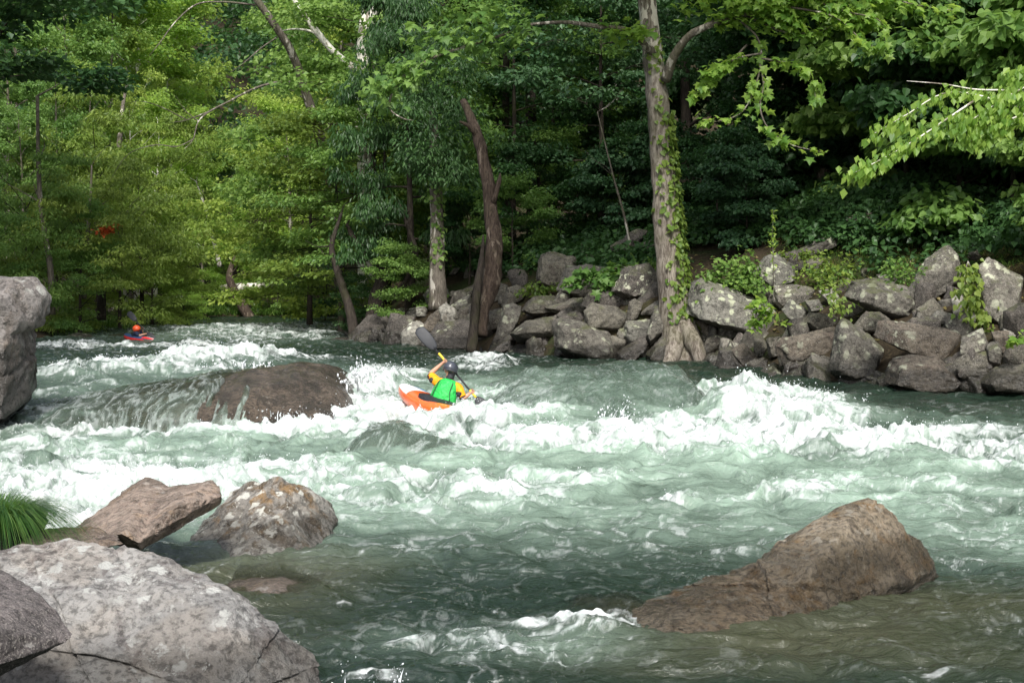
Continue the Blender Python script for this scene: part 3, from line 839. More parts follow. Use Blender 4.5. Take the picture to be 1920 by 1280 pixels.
BANK = [
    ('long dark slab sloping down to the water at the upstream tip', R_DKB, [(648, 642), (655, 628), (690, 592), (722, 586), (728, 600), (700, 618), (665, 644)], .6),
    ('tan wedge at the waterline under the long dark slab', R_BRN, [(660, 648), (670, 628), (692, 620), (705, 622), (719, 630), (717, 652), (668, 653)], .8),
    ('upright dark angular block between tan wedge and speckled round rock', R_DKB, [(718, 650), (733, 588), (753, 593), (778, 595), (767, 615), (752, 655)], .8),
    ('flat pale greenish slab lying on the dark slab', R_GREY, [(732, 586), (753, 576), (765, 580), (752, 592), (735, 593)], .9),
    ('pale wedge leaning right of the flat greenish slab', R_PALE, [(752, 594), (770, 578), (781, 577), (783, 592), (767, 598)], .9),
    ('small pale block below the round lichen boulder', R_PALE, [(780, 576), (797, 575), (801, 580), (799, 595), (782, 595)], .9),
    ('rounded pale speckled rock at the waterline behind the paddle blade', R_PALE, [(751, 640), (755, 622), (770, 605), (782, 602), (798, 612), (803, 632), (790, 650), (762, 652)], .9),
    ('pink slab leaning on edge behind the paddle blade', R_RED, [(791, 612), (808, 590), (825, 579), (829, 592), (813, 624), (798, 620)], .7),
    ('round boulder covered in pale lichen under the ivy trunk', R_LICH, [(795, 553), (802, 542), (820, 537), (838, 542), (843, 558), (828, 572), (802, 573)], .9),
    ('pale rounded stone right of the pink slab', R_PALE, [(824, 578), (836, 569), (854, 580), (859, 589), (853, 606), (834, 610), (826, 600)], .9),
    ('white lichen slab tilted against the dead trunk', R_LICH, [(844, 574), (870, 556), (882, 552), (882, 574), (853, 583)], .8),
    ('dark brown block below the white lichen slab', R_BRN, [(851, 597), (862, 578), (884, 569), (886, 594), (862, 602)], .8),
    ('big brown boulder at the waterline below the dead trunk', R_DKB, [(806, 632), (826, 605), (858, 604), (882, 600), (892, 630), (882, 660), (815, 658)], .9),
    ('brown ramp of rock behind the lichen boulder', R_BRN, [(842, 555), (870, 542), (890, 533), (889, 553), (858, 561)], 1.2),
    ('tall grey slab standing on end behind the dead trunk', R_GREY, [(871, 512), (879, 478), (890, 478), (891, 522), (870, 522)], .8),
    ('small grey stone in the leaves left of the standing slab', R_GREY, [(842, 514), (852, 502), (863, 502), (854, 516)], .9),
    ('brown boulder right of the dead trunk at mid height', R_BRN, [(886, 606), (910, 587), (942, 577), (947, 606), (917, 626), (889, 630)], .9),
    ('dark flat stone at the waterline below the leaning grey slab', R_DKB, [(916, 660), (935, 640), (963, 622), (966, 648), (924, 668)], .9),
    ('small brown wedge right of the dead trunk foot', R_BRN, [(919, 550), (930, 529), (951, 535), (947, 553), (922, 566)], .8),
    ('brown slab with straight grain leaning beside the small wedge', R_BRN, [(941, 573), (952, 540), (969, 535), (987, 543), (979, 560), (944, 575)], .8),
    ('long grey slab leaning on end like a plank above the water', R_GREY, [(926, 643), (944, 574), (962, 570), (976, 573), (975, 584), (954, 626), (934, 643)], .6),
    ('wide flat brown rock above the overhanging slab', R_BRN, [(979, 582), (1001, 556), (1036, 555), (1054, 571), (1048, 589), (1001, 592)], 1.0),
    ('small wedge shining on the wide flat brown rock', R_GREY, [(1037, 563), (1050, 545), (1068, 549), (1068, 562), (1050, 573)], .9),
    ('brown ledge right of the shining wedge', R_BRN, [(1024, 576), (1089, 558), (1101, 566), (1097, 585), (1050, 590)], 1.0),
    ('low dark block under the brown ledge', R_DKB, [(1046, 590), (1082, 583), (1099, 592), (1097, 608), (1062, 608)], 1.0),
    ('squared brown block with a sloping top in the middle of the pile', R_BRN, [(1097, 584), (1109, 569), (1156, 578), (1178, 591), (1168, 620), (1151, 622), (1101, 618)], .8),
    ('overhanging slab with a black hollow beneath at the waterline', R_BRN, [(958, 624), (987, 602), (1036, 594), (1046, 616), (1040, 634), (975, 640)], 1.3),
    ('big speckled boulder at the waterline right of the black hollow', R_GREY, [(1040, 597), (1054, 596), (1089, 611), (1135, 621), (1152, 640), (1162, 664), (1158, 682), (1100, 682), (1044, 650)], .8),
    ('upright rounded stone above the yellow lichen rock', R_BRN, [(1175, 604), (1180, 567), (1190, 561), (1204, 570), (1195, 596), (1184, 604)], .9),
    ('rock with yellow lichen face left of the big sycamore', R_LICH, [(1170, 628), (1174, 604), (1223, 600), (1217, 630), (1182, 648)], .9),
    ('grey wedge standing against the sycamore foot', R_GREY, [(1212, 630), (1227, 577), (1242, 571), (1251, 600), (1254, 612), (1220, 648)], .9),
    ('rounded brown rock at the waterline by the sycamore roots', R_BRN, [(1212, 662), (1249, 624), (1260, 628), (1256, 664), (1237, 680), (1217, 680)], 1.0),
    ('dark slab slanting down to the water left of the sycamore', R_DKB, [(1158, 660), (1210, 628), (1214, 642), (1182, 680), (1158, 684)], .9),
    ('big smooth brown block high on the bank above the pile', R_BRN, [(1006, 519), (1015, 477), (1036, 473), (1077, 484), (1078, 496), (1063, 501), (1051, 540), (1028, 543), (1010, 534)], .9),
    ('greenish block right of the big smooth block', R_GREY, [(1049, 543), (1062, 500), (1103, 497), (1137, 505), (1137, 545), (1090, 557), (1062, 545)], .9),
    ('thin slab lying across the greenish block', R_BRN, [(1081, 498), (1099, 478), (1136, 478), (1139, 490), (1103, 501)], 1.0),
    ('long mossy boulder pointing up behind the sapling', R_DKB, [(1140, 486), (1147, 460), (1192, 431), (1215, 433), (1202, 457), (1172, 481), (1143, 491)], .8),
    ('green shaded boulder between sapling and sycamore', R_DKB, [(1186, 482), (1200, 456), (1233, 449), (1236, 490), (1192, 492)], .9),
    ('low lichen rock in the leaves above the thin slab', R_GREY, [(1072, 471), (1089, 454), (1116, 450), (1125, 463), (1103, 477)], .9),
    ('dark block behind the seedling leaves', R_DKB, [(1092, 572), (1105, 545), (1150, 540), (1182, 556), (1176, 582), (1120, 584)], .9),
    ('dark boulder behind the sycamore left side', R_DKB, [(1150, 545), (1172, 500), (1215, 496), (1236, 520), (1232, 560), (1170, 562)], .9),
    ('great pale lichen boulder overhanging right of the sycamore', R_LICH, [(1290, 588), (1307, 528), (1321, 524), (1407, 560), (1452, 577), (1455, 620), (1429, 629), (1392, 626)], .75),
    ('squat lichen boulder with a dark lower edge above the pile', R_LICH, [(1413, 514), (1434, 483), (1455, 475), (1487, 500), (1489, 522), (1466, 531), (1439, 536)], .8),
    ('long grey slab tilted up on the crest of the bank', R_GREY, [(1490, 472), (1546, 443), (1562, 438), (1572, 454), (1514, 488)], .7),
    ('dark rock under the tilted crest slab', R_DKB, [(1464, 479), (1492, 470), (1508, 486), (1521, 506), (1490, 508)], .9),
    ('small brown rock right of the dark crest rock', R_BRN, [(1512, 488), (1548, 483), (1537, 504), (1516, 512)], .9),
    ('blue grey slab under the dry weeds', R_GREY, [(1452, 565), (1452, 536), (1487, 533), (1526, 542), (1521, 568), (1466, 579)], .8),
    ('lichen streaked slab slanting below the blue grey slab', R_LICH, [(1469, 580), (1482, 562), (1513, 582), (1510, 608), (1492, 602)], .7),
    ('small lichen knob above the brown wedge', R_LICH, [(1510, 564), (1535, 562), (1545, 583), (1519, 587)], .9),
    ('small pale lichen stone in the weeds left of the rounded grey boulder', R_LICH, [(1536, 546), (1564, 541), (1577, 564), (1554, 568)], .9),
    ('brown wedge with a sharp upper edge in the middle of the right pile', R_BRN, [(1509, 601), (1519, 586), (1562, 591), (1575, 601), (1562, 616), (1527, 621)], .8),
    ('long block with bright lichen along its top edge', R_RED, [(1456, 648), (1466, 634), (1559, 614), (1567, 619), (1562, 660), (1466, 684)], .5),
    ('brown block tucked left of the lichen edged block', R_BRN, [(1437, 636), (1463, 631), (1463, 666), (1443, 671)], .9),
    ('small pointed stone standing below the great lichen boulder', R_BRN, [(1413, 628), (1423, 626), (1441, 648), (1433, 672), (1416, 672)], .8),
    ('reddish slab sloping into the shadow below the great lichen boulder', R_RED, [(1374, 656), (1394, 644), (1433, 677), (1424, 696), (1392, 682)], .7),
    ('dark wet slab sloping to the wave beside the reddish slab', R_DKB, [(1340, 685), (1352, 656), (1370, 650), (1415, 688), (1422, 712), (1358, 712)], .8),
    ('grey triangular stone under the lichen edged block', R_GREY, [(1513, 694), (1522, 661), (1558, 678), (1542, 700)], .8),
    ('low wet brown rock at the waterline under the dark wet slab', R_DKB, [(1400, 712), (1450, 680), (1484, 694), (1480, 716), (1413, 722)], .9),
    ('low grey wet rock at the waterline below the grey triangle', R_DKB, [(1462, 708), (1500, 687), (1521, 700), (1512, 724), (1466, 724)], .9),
    ('large black boulder splashed with white lichen above the wave', R_GREY, [(1556, 692), (1572, 608), (1582, 602), (1617, 619), (1654, 655), (1646, 712), (1600, 718), (1563, 702)], .8),
    ('small mottled stone above the lichen edged block', R_LICH, [(1468, 632), (1479, 613), (1508, 607), (1524, 622), (1519, 634)], .9),
    ('rounded grey boulder with one pale spot', R_GREY, [(1590, 556), (1602, 529), (1646, 523), (1708, 541), (1719, 567), (1716, 601), (1677, 601), (1636, 575)], .8),
    ('big slab leaning up to the right above the rounded grey boulder', R_GREY, [(1706, 543), (1736, 488), (1774, 463), (1794, 480), (1798, 516), (1749, 560), (1733, 569), (1717, 556)], .6),
    ('tall pinkish slab standing near the right edge', R_GREY, [(1836, 576), (1838, 502), (1853, 486), (1916, 524), (1904, 557), (1904, 598), (1880, 616), (1860, 601)], .6),
    ('long reddish slab with a flat top and white mark', R_RED, [(1644, 629), (1656, 602), (1767, 615), (1807, 624), (1804, 673), (1780, 677), (1705, 660)], .55),
    ('broad pinkish boulder beneath the long reddish slab', R_RED, [(1664, 716), (1676, 671), (1711, 666), (1755, 670), (1803, 711), (1783, 736), (1728, 736)], .9),
    ('tan mottled boulder right of the broad pinkish boulder', R_BRN, [(1794, 684), (1849, 657), (1857, 674), (1860, 701), (1805, 714), (1796, 700)], .9),
    ('tan boulder with a black hollow at the right edge of the waterline', R_BRN, [(1839, 716), (1867, 688), (1932, 685), (1935, 742), (1886, 728), (1855, 736)], 1.0),
    ('flat low stone at the waterline below the broad pinkish boulder', R_DKB, [(1643, 744), (1683, 721), (1757, 733), (1748, 756), (1661, 758)], .9),
    ('small tan stone left of the broad pinkish boulder', R_BRN, [(1644, 710), (1667, 695), (1669, 722), (1649, 732)], .9),
    ('brown rounded rock under the rounded grey boulder', R_BRN, [(1597, 616), (1624, 585), (1648, 585), (1669, 600), (1652, 624), (1621, 627)], .9),
    ('small brown stone wedged under the leaning slab', R_BRN, [(1719, 602), (1721, 578), (1749, 559), (1769, 580), (1744, 602)], .9),
    ('flat lichen stone right of the wedged brown stone', R_LICH, [(1740, 598), (1758, 582), (1801, 592), (1785, 608), (1755, 608)], .9),
    ('pale upright stone among the yellow weeds', R_PALE, [(1785, 559), (1799, 551), (1813, 567), (1807, 591), (1788, 588)], .8),
    ('rust coloured rock on the crest under the vines', R_RED, [(1589, 413), (1600, 404), (1636, 398), (1673, 398), (1676, 426), (1627, 433), (1597, 432)], .8),
    ('grey wedge on the crest left of the rust coloured rock', R_GREY, [(1562, 420), (1578, 416), (1595, 425), (1595, 440), (1567, 436)], .9),
    ('grey stone half hidden by vines on the right crest', R_GREY, [(1753, 413), (1774, 410), (1785, 427), (1771, 436)], .9),
    ('flat stone topping the leaning slab', R_GREY, [(1781, 463), (1819, 450), (1813, 463), (1796, 470)], .9),
    ('brown stone beside the flat topping stone', R_BRN, [(1812, 479), (1830, 466), (1844, 486), (1824, 492)], .9),
    ('reddish stone below the standing pinkish slab', R_RED, [(1859, 622), (1890, 620), (1885, 664), (1873, 662)], .9),
    ('grey upright stone above the tan mottled boulder', R_GREY, [(1850, 648), (1871, 637), (1879, 655), (1876, 686), (1854, 684)], .9),
    ('brown stone at the right edge under a green sprig', R_BRN, [(1881, 670), (1892, 645), (1930, 644), (1930, 684), (1886, 688)], .9),
    ('dark red stone cut by the right edge of the picture', R_RED, [(1903, 582), (1930, 573), (1935, 618), (1908, 602)], .9),
    ('small white stone under the standing pinkish slab', R_PALE, [(1881, 615), (1902, 609), (1910, 624), (1892, 636)], .9),
    ('grey slab behind the dry grass right of the reddish slab', R_GREY, [(1804, 632), (1842, 615), (1854, 653), (1830, 668), (1802, 668)], .9),
    ('small pale stone above the rounded grey boulder', R_PALE, [(1647, 519), (1667, 508), (1676, 517), (1655, 529)], .9),
]
for i, (lab, mat, poly, tk) in enumerate(BANK):
    rs = np.random.RandomState(100 + i)
    poly = np.array(poly, float)
    c = poly.mean(0); w = np.ptp(poly[:, 0]); h = np.ptp(poly[:, 1]); yb = poly[:, 1].max()
    d0_ = float(bank_d(c[0], yb - .2 * h))
    d = float(np.clip(hit(c[0], yb - .1 * h), d0_ - 2, d0_ + 9)) - .1
    poly = (poly - c) * 1.1 + c
    T = tk * (w + h) / 2 / FPX * d
    lean = rs.uniform(-.10, .10); sy = rs.uniform(.12, .30)
    fr = (poly - c) * np.array([rs.uniform(.66, .84), rs.uniform(.5, .68)]) + c + [lean * w, sy * h * .6]
    bk = (poly - c) * np.array([.8, .7]) + c + [-lean * w, .05 * h]
    mid = [at(px, py, d + rs.uniform(-.08, .12) * T) for px, py in poly]
    front = [at(px, py, d - T * rs.uniform(.42, .58)) for px, py in fr]
    back = [at(px, py, d + T * .6) for px, py in bk]
    big = w * d > 2200
    rock('boulder' if big else 'stone', lab, [np.array(mid + front + back)], mat, 5, 110, .65, 200 + i, 7, 'boulder' if big else 'stone', 'stones piled along the right bank', faults=2 if w > 50 else 0, rug=.018)

# rubble filling the gaps of the pile: small dark stones of four shapes
protos = []
for k in range(4):
    V, F, c = rock_shape([np.random.RandomState(60 + k).uniform(-1, 1, (11, 3)) * [.34, .28, .22]], 4, 28, 1.1, 300 + k, 8)
    me = mesh_data('stone', V - c, [F]); me.materials.append([R_DKB, R_BRN, R_DKB, R_GREY][k])
    protos.append(me)
rs = np.random.RandomState(77)
for k in range(290):
    px = rs.uniform(640, 1930); ys_ = HOR + 2.08 * FPX / np.interp(px, SX, SD)
    top = np.interp(px, [640, 800, 950, 1250, 1300, 1450, 1700, 1930], [628, 560, 530, 480, 560, 500, 520, 520])
    py = ys_ - (ys_ - top) * rs.uniform(-.04, 1) ** 1.2 if rs.rand() > .15 else ys_ - 2
    d0_ = float(bank_d(px, py)); d = float(np.clip(hit(px, py), d0_ - 2, d0_ + 9)) + .1
    o = bpy.data.objects.new('stone', protos[k % 4]); COL.objects.link(o)
    o.location = at(px, py, d); s = rs.uniform(.7, 2.0)
    o.scale = (s * rs.uniform(.8, 1.4), s, s * rs.uniform(.6, 1.1)); o.rotation_euler = tuple(rs.uniform(0, 6.28, 3))
    tag(o, 'small dark rubble stone wedged in a gap between the bank boulders', 'stone', 'rubble between the bank boulders')
# ---------------------------------------------------------------- paddlers and boats
SKIN = plain('skin', (.50, .27, .18), .5, .35, .08)
M_GREEN = plain('green vest cloth', (.02, .42, .07), .45, .4, .12)
M_ORNG = plain('orange cloth', (.86, .34, .01), .6, .3, .12)
M_BLK = plain('black cloth', (.018, .018, .022), .55, .4, .2)
M_NAVY = plain('navy cloth', (.018, .028, .06), .6, .3, .25)
M_HELM = plain('charcoal helmet shell', (.045, .05, .065), .28, .5, .05, coat=.3)
M_HELR = plain('red helmet shell', (.75, .10, .03), .3, .5)
M_HULLO = plain('orange kayak plastic', (.80, .13, .02), .28, .5, .12, coat=.3)
M_WHITE = plain('white kayak plastic', (.78, .78, .76), .3, .5, .05)
M_BLUE = plain('blue kayak plastic', (.03, .25, .60), .3)
M_HULLR = plain('red kayak plastic', (.72, .03, .03), .3, .5, .1, coat=.3)
M_NVYK = plain('dark blue kayak plastic', (.03, .07, .16), .3)
M_BLADE = plain('dark grey blade', (.02, .022, .026), .55, .35, .15)
M_YEL = plain('yellow grip tape', (.75, .55, .04), .5)
M_GRYL = plain('light grey print', (.45, .47, .48), .5)


def skin_mesh(name, chains, mat, parent, sub=2):
    """one continuous surface grown round a connected skeleton: chains of (point, radius); equal points join"""
    vs, es, rs, key = [], [], [], {}

    def vid(p, r):
        k = tuple(round(float(v), 4) for v in p)
        if k not in key:
            key[k] = len(vs); vs.append(k); rs.append(r)
        return key[k]
    for ch in chains:
        ids = [vid(p, r) for p, r in ch]
        es += [(a, b) for a, b in zip(ids, ids[1:]) if a != b]
    me = bpy.data.meshes.new(name); me.from_pydata(vs, es, [])
    o = bpy.data.objects.new(name, me); COL.objects.link(o)
    m = o.modifiers.new('skin', 'SKIN'); m.use_smooth_shade = True
    for i, sv in enumerate(me.skin_vertices[0].data):
        sv.radius = (rs[i], rs[i]); sv.use_root = (i == 0)
    o.modifiers.new('sub', 'SUBSURF').levels = sub
    dg = bpy.context.evaluated_depsgraph_get()
    m2 = bpy.data.meshes.new_from_object(o.evaluated_get(dg))
    bpy.data.objects.remove(o)
    m2.name = name; m2.materials.clear()
    return link(name, m2, mat, parent)


def loft(rings, k=20, close=True):
    """rings of (centre, right vector, front vector): elliptical sections"""
    th = np.arange(k) * 2 * math.pi / k
    V = np.concatenate([np.asarray(c) + np.cos(th)[:, None] * np.asarray(a) + np.sin(th)[:, None] * np.asarray(b) for c, a, b in rings])
    n = len(rings)
    i = np.arange(n - 1)[:, None] * k; j = np.arange(k)[None]
    F = [np.stack([i + j, i + (j + 1) % k, i + k + (j + 1) % k, i + k + j], -1).reshape(-1, 4)]
    if close: F += [np.array([np.arange(k)[::-1]]), np.array([np.arange(k) + (n - 1) * k])]
    return V, F


def ball(c, r, s=3):
    D, F = ico(s)
    return D * np.asarray(r) + np.asarray(c), [F]


def hand_chains(palm, wrist, axis, s=1.):
    """five separate fingers that leave the palm and close round a shaft of direction axis"""
    ax = unit(axis); fw = unit(np.asarray(palm) - np.asarray(wrist)); fw = unit(fw - ax * (fw @ ax)); nn = np.cross(ax, fw)
    out = []
    for i, ln in enumerate((.9, 1., .95, .78)):
        b = palm + ax * (.03 - .02 * i) * s
        out.append([(palm, .02 * s), (b + fw * .018 * s, .0095 * s), (b + fw * .04 * s * ln + nn * .012 * s, .009 * s), (b + fw * .038 * s * ln + nn * .034 * s, .0085 * s), (b + fw * .012 * s + nn * .042 * s, .008 * s)])
    t = palm + ax * .03 * s
    out.append([(palm, .02 * s), (t + ax * .012 * s + nn * .012 * s, .011 * s), (t + fw * .01 * s + nn * .034 * s, .0095 * s), (t + fw * .03 * s + nn * .044 * s, .0085 * s)])
    return out


def paddler(label, J, ax, thigh_dir, vest, sleeve, helmet, bare_elbow=True, origin=None):
    """J: joints by name in world space; ax: paddle direction"""
    root = thing('person', label, 'person', origin)
    o3 = np.asarray(origin)
    q = {k: np.asarray(v) - o3 for k, v in J.items()}
    up = unit(q['neck'] - q['pelvis']); rt = unit(q['shR'] - q['shL']); rt = unit(rt - up * (rt @ up)); fr = np.cross(up, rt)
    td = unit(thigh_dir)
    chains = [[(q['pelvis'], .13), (q['waist'], .12), (q['chest'], .14), (q['upper'], .12), (q['neck'], .055), (q['head'] - up * .05, .07), (q['head'] + up * .02, .085), (q['head'] + up * .07, .06)]]
    for s in 'LR':
        chains.append([(q['upper'], .12), (q['sh' + s], .062), ((q['sh' + s] + q['el' + s]) / 2, .05), (q['el' + s], .042), ((q['el' + s] * .6 + q['wr' + s] * .4), .043), (q['wr' + s], .028), (q['pa' + s], .02)])
        chains += hand_chains(q['pa' + s], q['wr' + s], ax)
        sg = -1 if s == 'L' else 1
        hip = q['pelvis'] + rt * .09 * sg + td * .1
        chains.append([(q['pelvis'], .13), (hip, .085), (hip + td * .38 + up * .05, .062), (hip + td * .75 - up * .05, .045), (hip + td * .86, .035)])
    # nose, ears and chin of the head
    hf = fr
    chains.append([(q['head'] - up * .05, .07), (q['head'] - up * .055 + hf * .075, .03), (q['head'] - up * .05 + hf * .10, .012)])
    skin_mesh('body', chains, SKIN, root)
    for sg in (-1, 1):
        V, f = ball(q['head'] + rt * .078 * sg - up * .035, (.014, .02, .03), 2)
        obj('ear', V, f, SKIN, root)
        V, f = ball(q['head'] + rt * .03 * sg - up * .015 + hf * .078, .011, 2)
        obj('eye', V, f, M_BLK, root)
    # clothes
    b = MB()
    P0 = [q['pelvis'] - up * .02, q['waist'], (q['waist'] + q['chest']) / 2, q['chest'], q['upper'], q['upper'] * .45 + q['neck'] * .55]
    V, f = loft([(P0[0], rt * .235, fr * .16), (P0[1], rt * .23, fr * .155), (P0[2], rt * .24, fr * .16), (P0[3], rt * .225, fr * .155), (P0[4], rt * .205, fr * .14), (P0[5], rt * .165, fr * .12), (q['neck'] - up * .02, rt * .10, fr * .09)], 28)
    b.add(V, f)
    vo = b.build('vest', vest, root)
    V, f = loft([(P0[1] + up * .03, rt * .236, fr * .162), (P0[1] + up * .055, rt * .238, fr * .163)], 28, False); obj('waist_strap', V, f, M_BLK, vo)
    for sg in (-1, 1):                                     # shoulder seams of the vest
        V, f = tube([P0[4] * .5 + P0[5] * .5 + rt * .12 * sg - fr * .125, P0[4] + rt * .13 * sg - fr * .145, P0[3] + rt * .14 * sg - fr * .145, (P0[2] + P0[1]) / 2 + rt * .17 * sg - fr * .125], [.007] * 4, 6, 14); obj('seam', V, f, M_BLK, vo)
    V, f = loft([(q['neck'] - up * .045, rt * .075, fr * .075), (q['neck'] + up * .06, rt * .07, fr * .07), (q['neck'] + up * .12, rt * .085, fr * .085)], 16, False); obj('collar', V, f, M_BLK, root)
    for s in 'LR':
        A, B = q['sh' + s], q['el' + s]
        inn = q['upper'] * .55 + A * .45
        V, f = tube([inn, A, A * .45 + B * .55, A * .12 + B * .88], [.09, .092, .078, .066], 14, 14, .10)
        so_ = obj('sleeve', V, f, sleeve, root)
        V, f = tube([A * .3 + B * .7 - up * .012, B * .96 + A * .04], [.073, .056], 12, 6, .08); obj('cuff', V, f, M_BLK, so_)
        V, f = ball((A * .55 + B * .45) - up * .03 - fr * .02, (.08, .075, .06), 3); obj('patch', V, f, M_BLK, so_)
    # helmet
    hc = q['head'] + up * .03
    D, F = ico(4)
    k = D.copy(); low = (k @ up) < -.30
    r = np.where(low, .118, .134)[:, None]
    V = k * r + np.outer(k @ fr, fr) * .018
    V = V - np.outer(np.clip(-(V @ up) - .075, 0, None), -up)          # cut flat at the rim
    V = V - np.outer(np.where((k @ fr > .5) & (k @ up < .1), .03, 0), fr)
    ho = obj('helmet', V + hc, [F], helmet, root)
    V, f = loft([(hc - up * .055, rt * .138, fr * .152), (hc - up * .038, rt * .141, fr * .155)], 28, False); obj('rim', V, f, helmet, ho)
    V, f = loft([(hc + up * .045, rt * .128, fr * .144), (hc + up * .052, rt * .131, fr * .147), (hc + up * .06, rt * .126, fr * .142)], 28, False); obj('ridge', V, f, helmet, ho)
    return root, q, up, rt, fr


def paddle(label, tip, end, axis_n, grips, origin_d, blade_mat=M_BLADE):
    tip, end = np.asarray(tip), np.asarray(end)
    a = unit(end - tip); L = np.linalg.norm(end - tip); w = unit(np.cross(a, axis_n)); n = np.cross(w, a)
    root = thing('paddle', label, 'paddle', tip)
    V, f = tube([a * .40, a * (L - .40)], [.017, .017], 10, 12); obj('shaft', V, f, M_BLK, root)
    for p0, sg in ((0, 1), (L, -1)):
        b = MB()
        ts = np.linspace(0, 1, 14)
        wid = .105 * np.sqrt(np.clip(1 - ((ts - .42) / .60) ** 2, 0, 1)) ** .9 + .006; wid[0] *= .35
        rings = [(a * (p0 + sg * t * .5) + n * (.03 * math.sin(t * 2.6)), w * ww, n * .010) for t, ww in zip(ts, wid)]
        V, f = loft(rings, 14); b.add(V, f)
        bl = b.build('blade', blade_mat, root)
        V, f = tube([a * (p0 + sg * .12) - n * .0 + n * .022, a * (p0 + sg * .5) + n * .02], [.008, .016], 8, 6); obj('spine', V, f, blade_mat, bl)
        V, f = loft([(a * (p0 + sg * t) - n * .0075 + w * .03 + n * .03 * math.sin(t * 5.2), w * .014, n * .006) for t in np.linspace(.09, .25, 6)], 8); obj('print', V, f, M_GRYL, bl)
    for g0, g1 in grips:
        V, f = tube([a * g0, a * g1], [.0205, .0205], 10, 5); obj('grip', V, f, M_YEL, root)
    return root


def kayak(label, origin, fwd, roll, hull, deck, bow, stripe, Lf=1.28, Lb=1.25, W=.33):
    f_ = unit(fwd); u = np.array([0, 0, 1.]); u = unit(u - f_ * (u @ f_)); r = np.cross(f_, u)
    c, s = math.cos(roll), math.sin(roll)
    u, r = u * c + r * s, r * c - u * s
    root = thing('kayak', label, 'kayak', origin)
    ys = np.concatenate([-np.linspace(1, 0, 20) ** .8 * Lb, np.linspace(0, 1, 20)[1:] ** .8 * Lf]); ys = np.sort(ys)
    k = 24

    def sect(y, lo, hi, off=0.):
        t = abs(y) / (Lf if y > 0 else Lb) * .985
        w = W * (1 - t ** 2.4) ** .62 + .012 + off
        zb = -.16 + .17 * t ** 2.2; zg = .06 + .07 * t ** 2; zd = zg + .13 * (1 - t ** 2.5) ** .6 + .01 + off
        th = np.linspace(lo, hi, k)
        cs, sn = np.cos(th), np.sin(th)
        x = w * np.sign(cs) * np.abs(cs) ** .75
        z = np.where(sn < 0, zg + (zg - zb) * np.sign(sn) * np.abs(sn) ** .8, zg + (zd - zg) * np.abs(sn) ** .9)
        return x, z

    def skin(y0, y1, lo, hi, off=0.):
        yy = ys[(ys >= y0) & (ys <= y1)]
        V = []
        for y in yy:
            x, z = sect(y, lo, hi, off)
            V.append(x[:, None] * r + y * f_ + z[:, None] * u)
        return np.concatenate(V), [grid_faces(len(yy), k)]
    pi = math.pi
    V, f = skin(-9, 9, -pi, 0); obj('hull', V, f, hull, root)
    V, f = skin(-9, 9, 0, pi); dk = obj('deck', V, f, deck, root)
    V, f = skin(.5, 9, .06 * pi, .94 * pi, .004); obj('bow_panel', V, f, bow, dk)
    V, f = skin(.55, 1.05, .34 * pi, .46 * pi, .008); obj('bow_stripe', V, f, stripe, dk)
    rings = [(f_ * -.02 + u * (.10 + h), r * a, f_ * b) for h, a, b in ((0, .29, .47), (.07, .285, .46), (.095, .27, .44), (.11, .22, .36), (.13, .19, .24))]
    V, f = loft(rings, 28); obj('spray_skirt', V, f, M_BLK, root)
    V, f = loft([(f_ * -.02 + u * .12, r * .30, f_ * .48), (f_ * -.02 + u * .15, r * .305, f_ * .485), (f_ * -.02 + u * .165, r * .295, f_ * .475)], 28, False); obj('cockpit_rim', V, f, M_BLK, root)
    return root


A_ = lambda *p: at(*p)
KO = at(812, 768, 24.85)
kf = at(752, 729, 25.95) - KO
kayak('orange kayak with a white bow deck tipping on edge in the foam', KO, kf + np.array([0, 0, -.06]), math.radians(13), M_HULLO, M_HULLO, M_WHITE, M_BLUE, Lb=.85)
tip, end = at(783, 615, 25.3), at(927, 786, 24.95)
paddler('paddler seen from behind in a green vest, orange sleeves and charcoal helmet lifting the paddle', dict(
    pelvis=A_(827, 768, 24.85), waist=A_(828, 757, 24.88), chest=A_(834, 735, 24.92), upper=A_(840, 721, 24.96), neck=A_(843, 710, 25.0), head=A_(844, 694, 25.03),
    shL=A_(821, 716, 25.04), elL=A_(805, 702, 25.16), wrL=A_(828, 682, 25.18), paL=A_(834, 677, 25.17),
    shR=A_(858, 727, 24.92), elR=A_(869, 747, 24.84), wrR=A_(880, 738, 24.98), paR=A_(884, 734.5, 25.04)),
    end - tip, kf, M_GREEN, M_ORNG, M_HELM, origin=A_(827, 768, 24.85))
Lp = np.linalg.norm(end - tip); pl = lambda px: (px - 783) / 144 * Lp
paddle('black bladed paddle with yellow grips held up by the green vest paddler', tip, end, np.array([.2, -1, .1]), [(pl(823), pl(837)), (pl(881), pl(893))], 25)

K2 = at(262, 636, 52.0)
k2f = at(294, 642.5, 51.2) - K2
kayak('small red bowed kayak with a dark blue deck far upstream', K2 - [0, 0, .06], k2f, math.radians(-12), M_HULLR, M_NVYK, M_HULLR, M_WHITE, Lf=.95, Lb=1.0)
t2, e2 = at(240, 585, 52.1), at(292, 641, 51.5)
paddler('far paddler in a red helmet and navy top leaning over the bow', dict(
    pelvis=A_(256, 635, 52.0), waist=A_(256, 631, 52.0), chest=A_(257, 626, 51.95), upper=A_(258, 623.5, 51.9), neck=A_(257, 621.8, 51.85), head=A_(256, 617.5, 51.8),
    shL=A_(262, 622.5, 52.0), elL=A_(267, 627, 52.1), wrL=A_(267, 620, 52.0), paL=A_(267.5, 614.6, 51.95),
    shR=A_(255, 624.5, 51.75), elR=A_(262, 629, 51.6), wrR=A_(271, 626, 51.65), paR=A_(277, 625, 51.72)),
    e2 - t2, k2f, M_NAVY, M_NAVY, M_HELR, origin=A_(256, 635, 52.0))
paddle('black paddle slanting across the far paddler', t2, e2, np.array([.2, -1, .1]), [], 52)
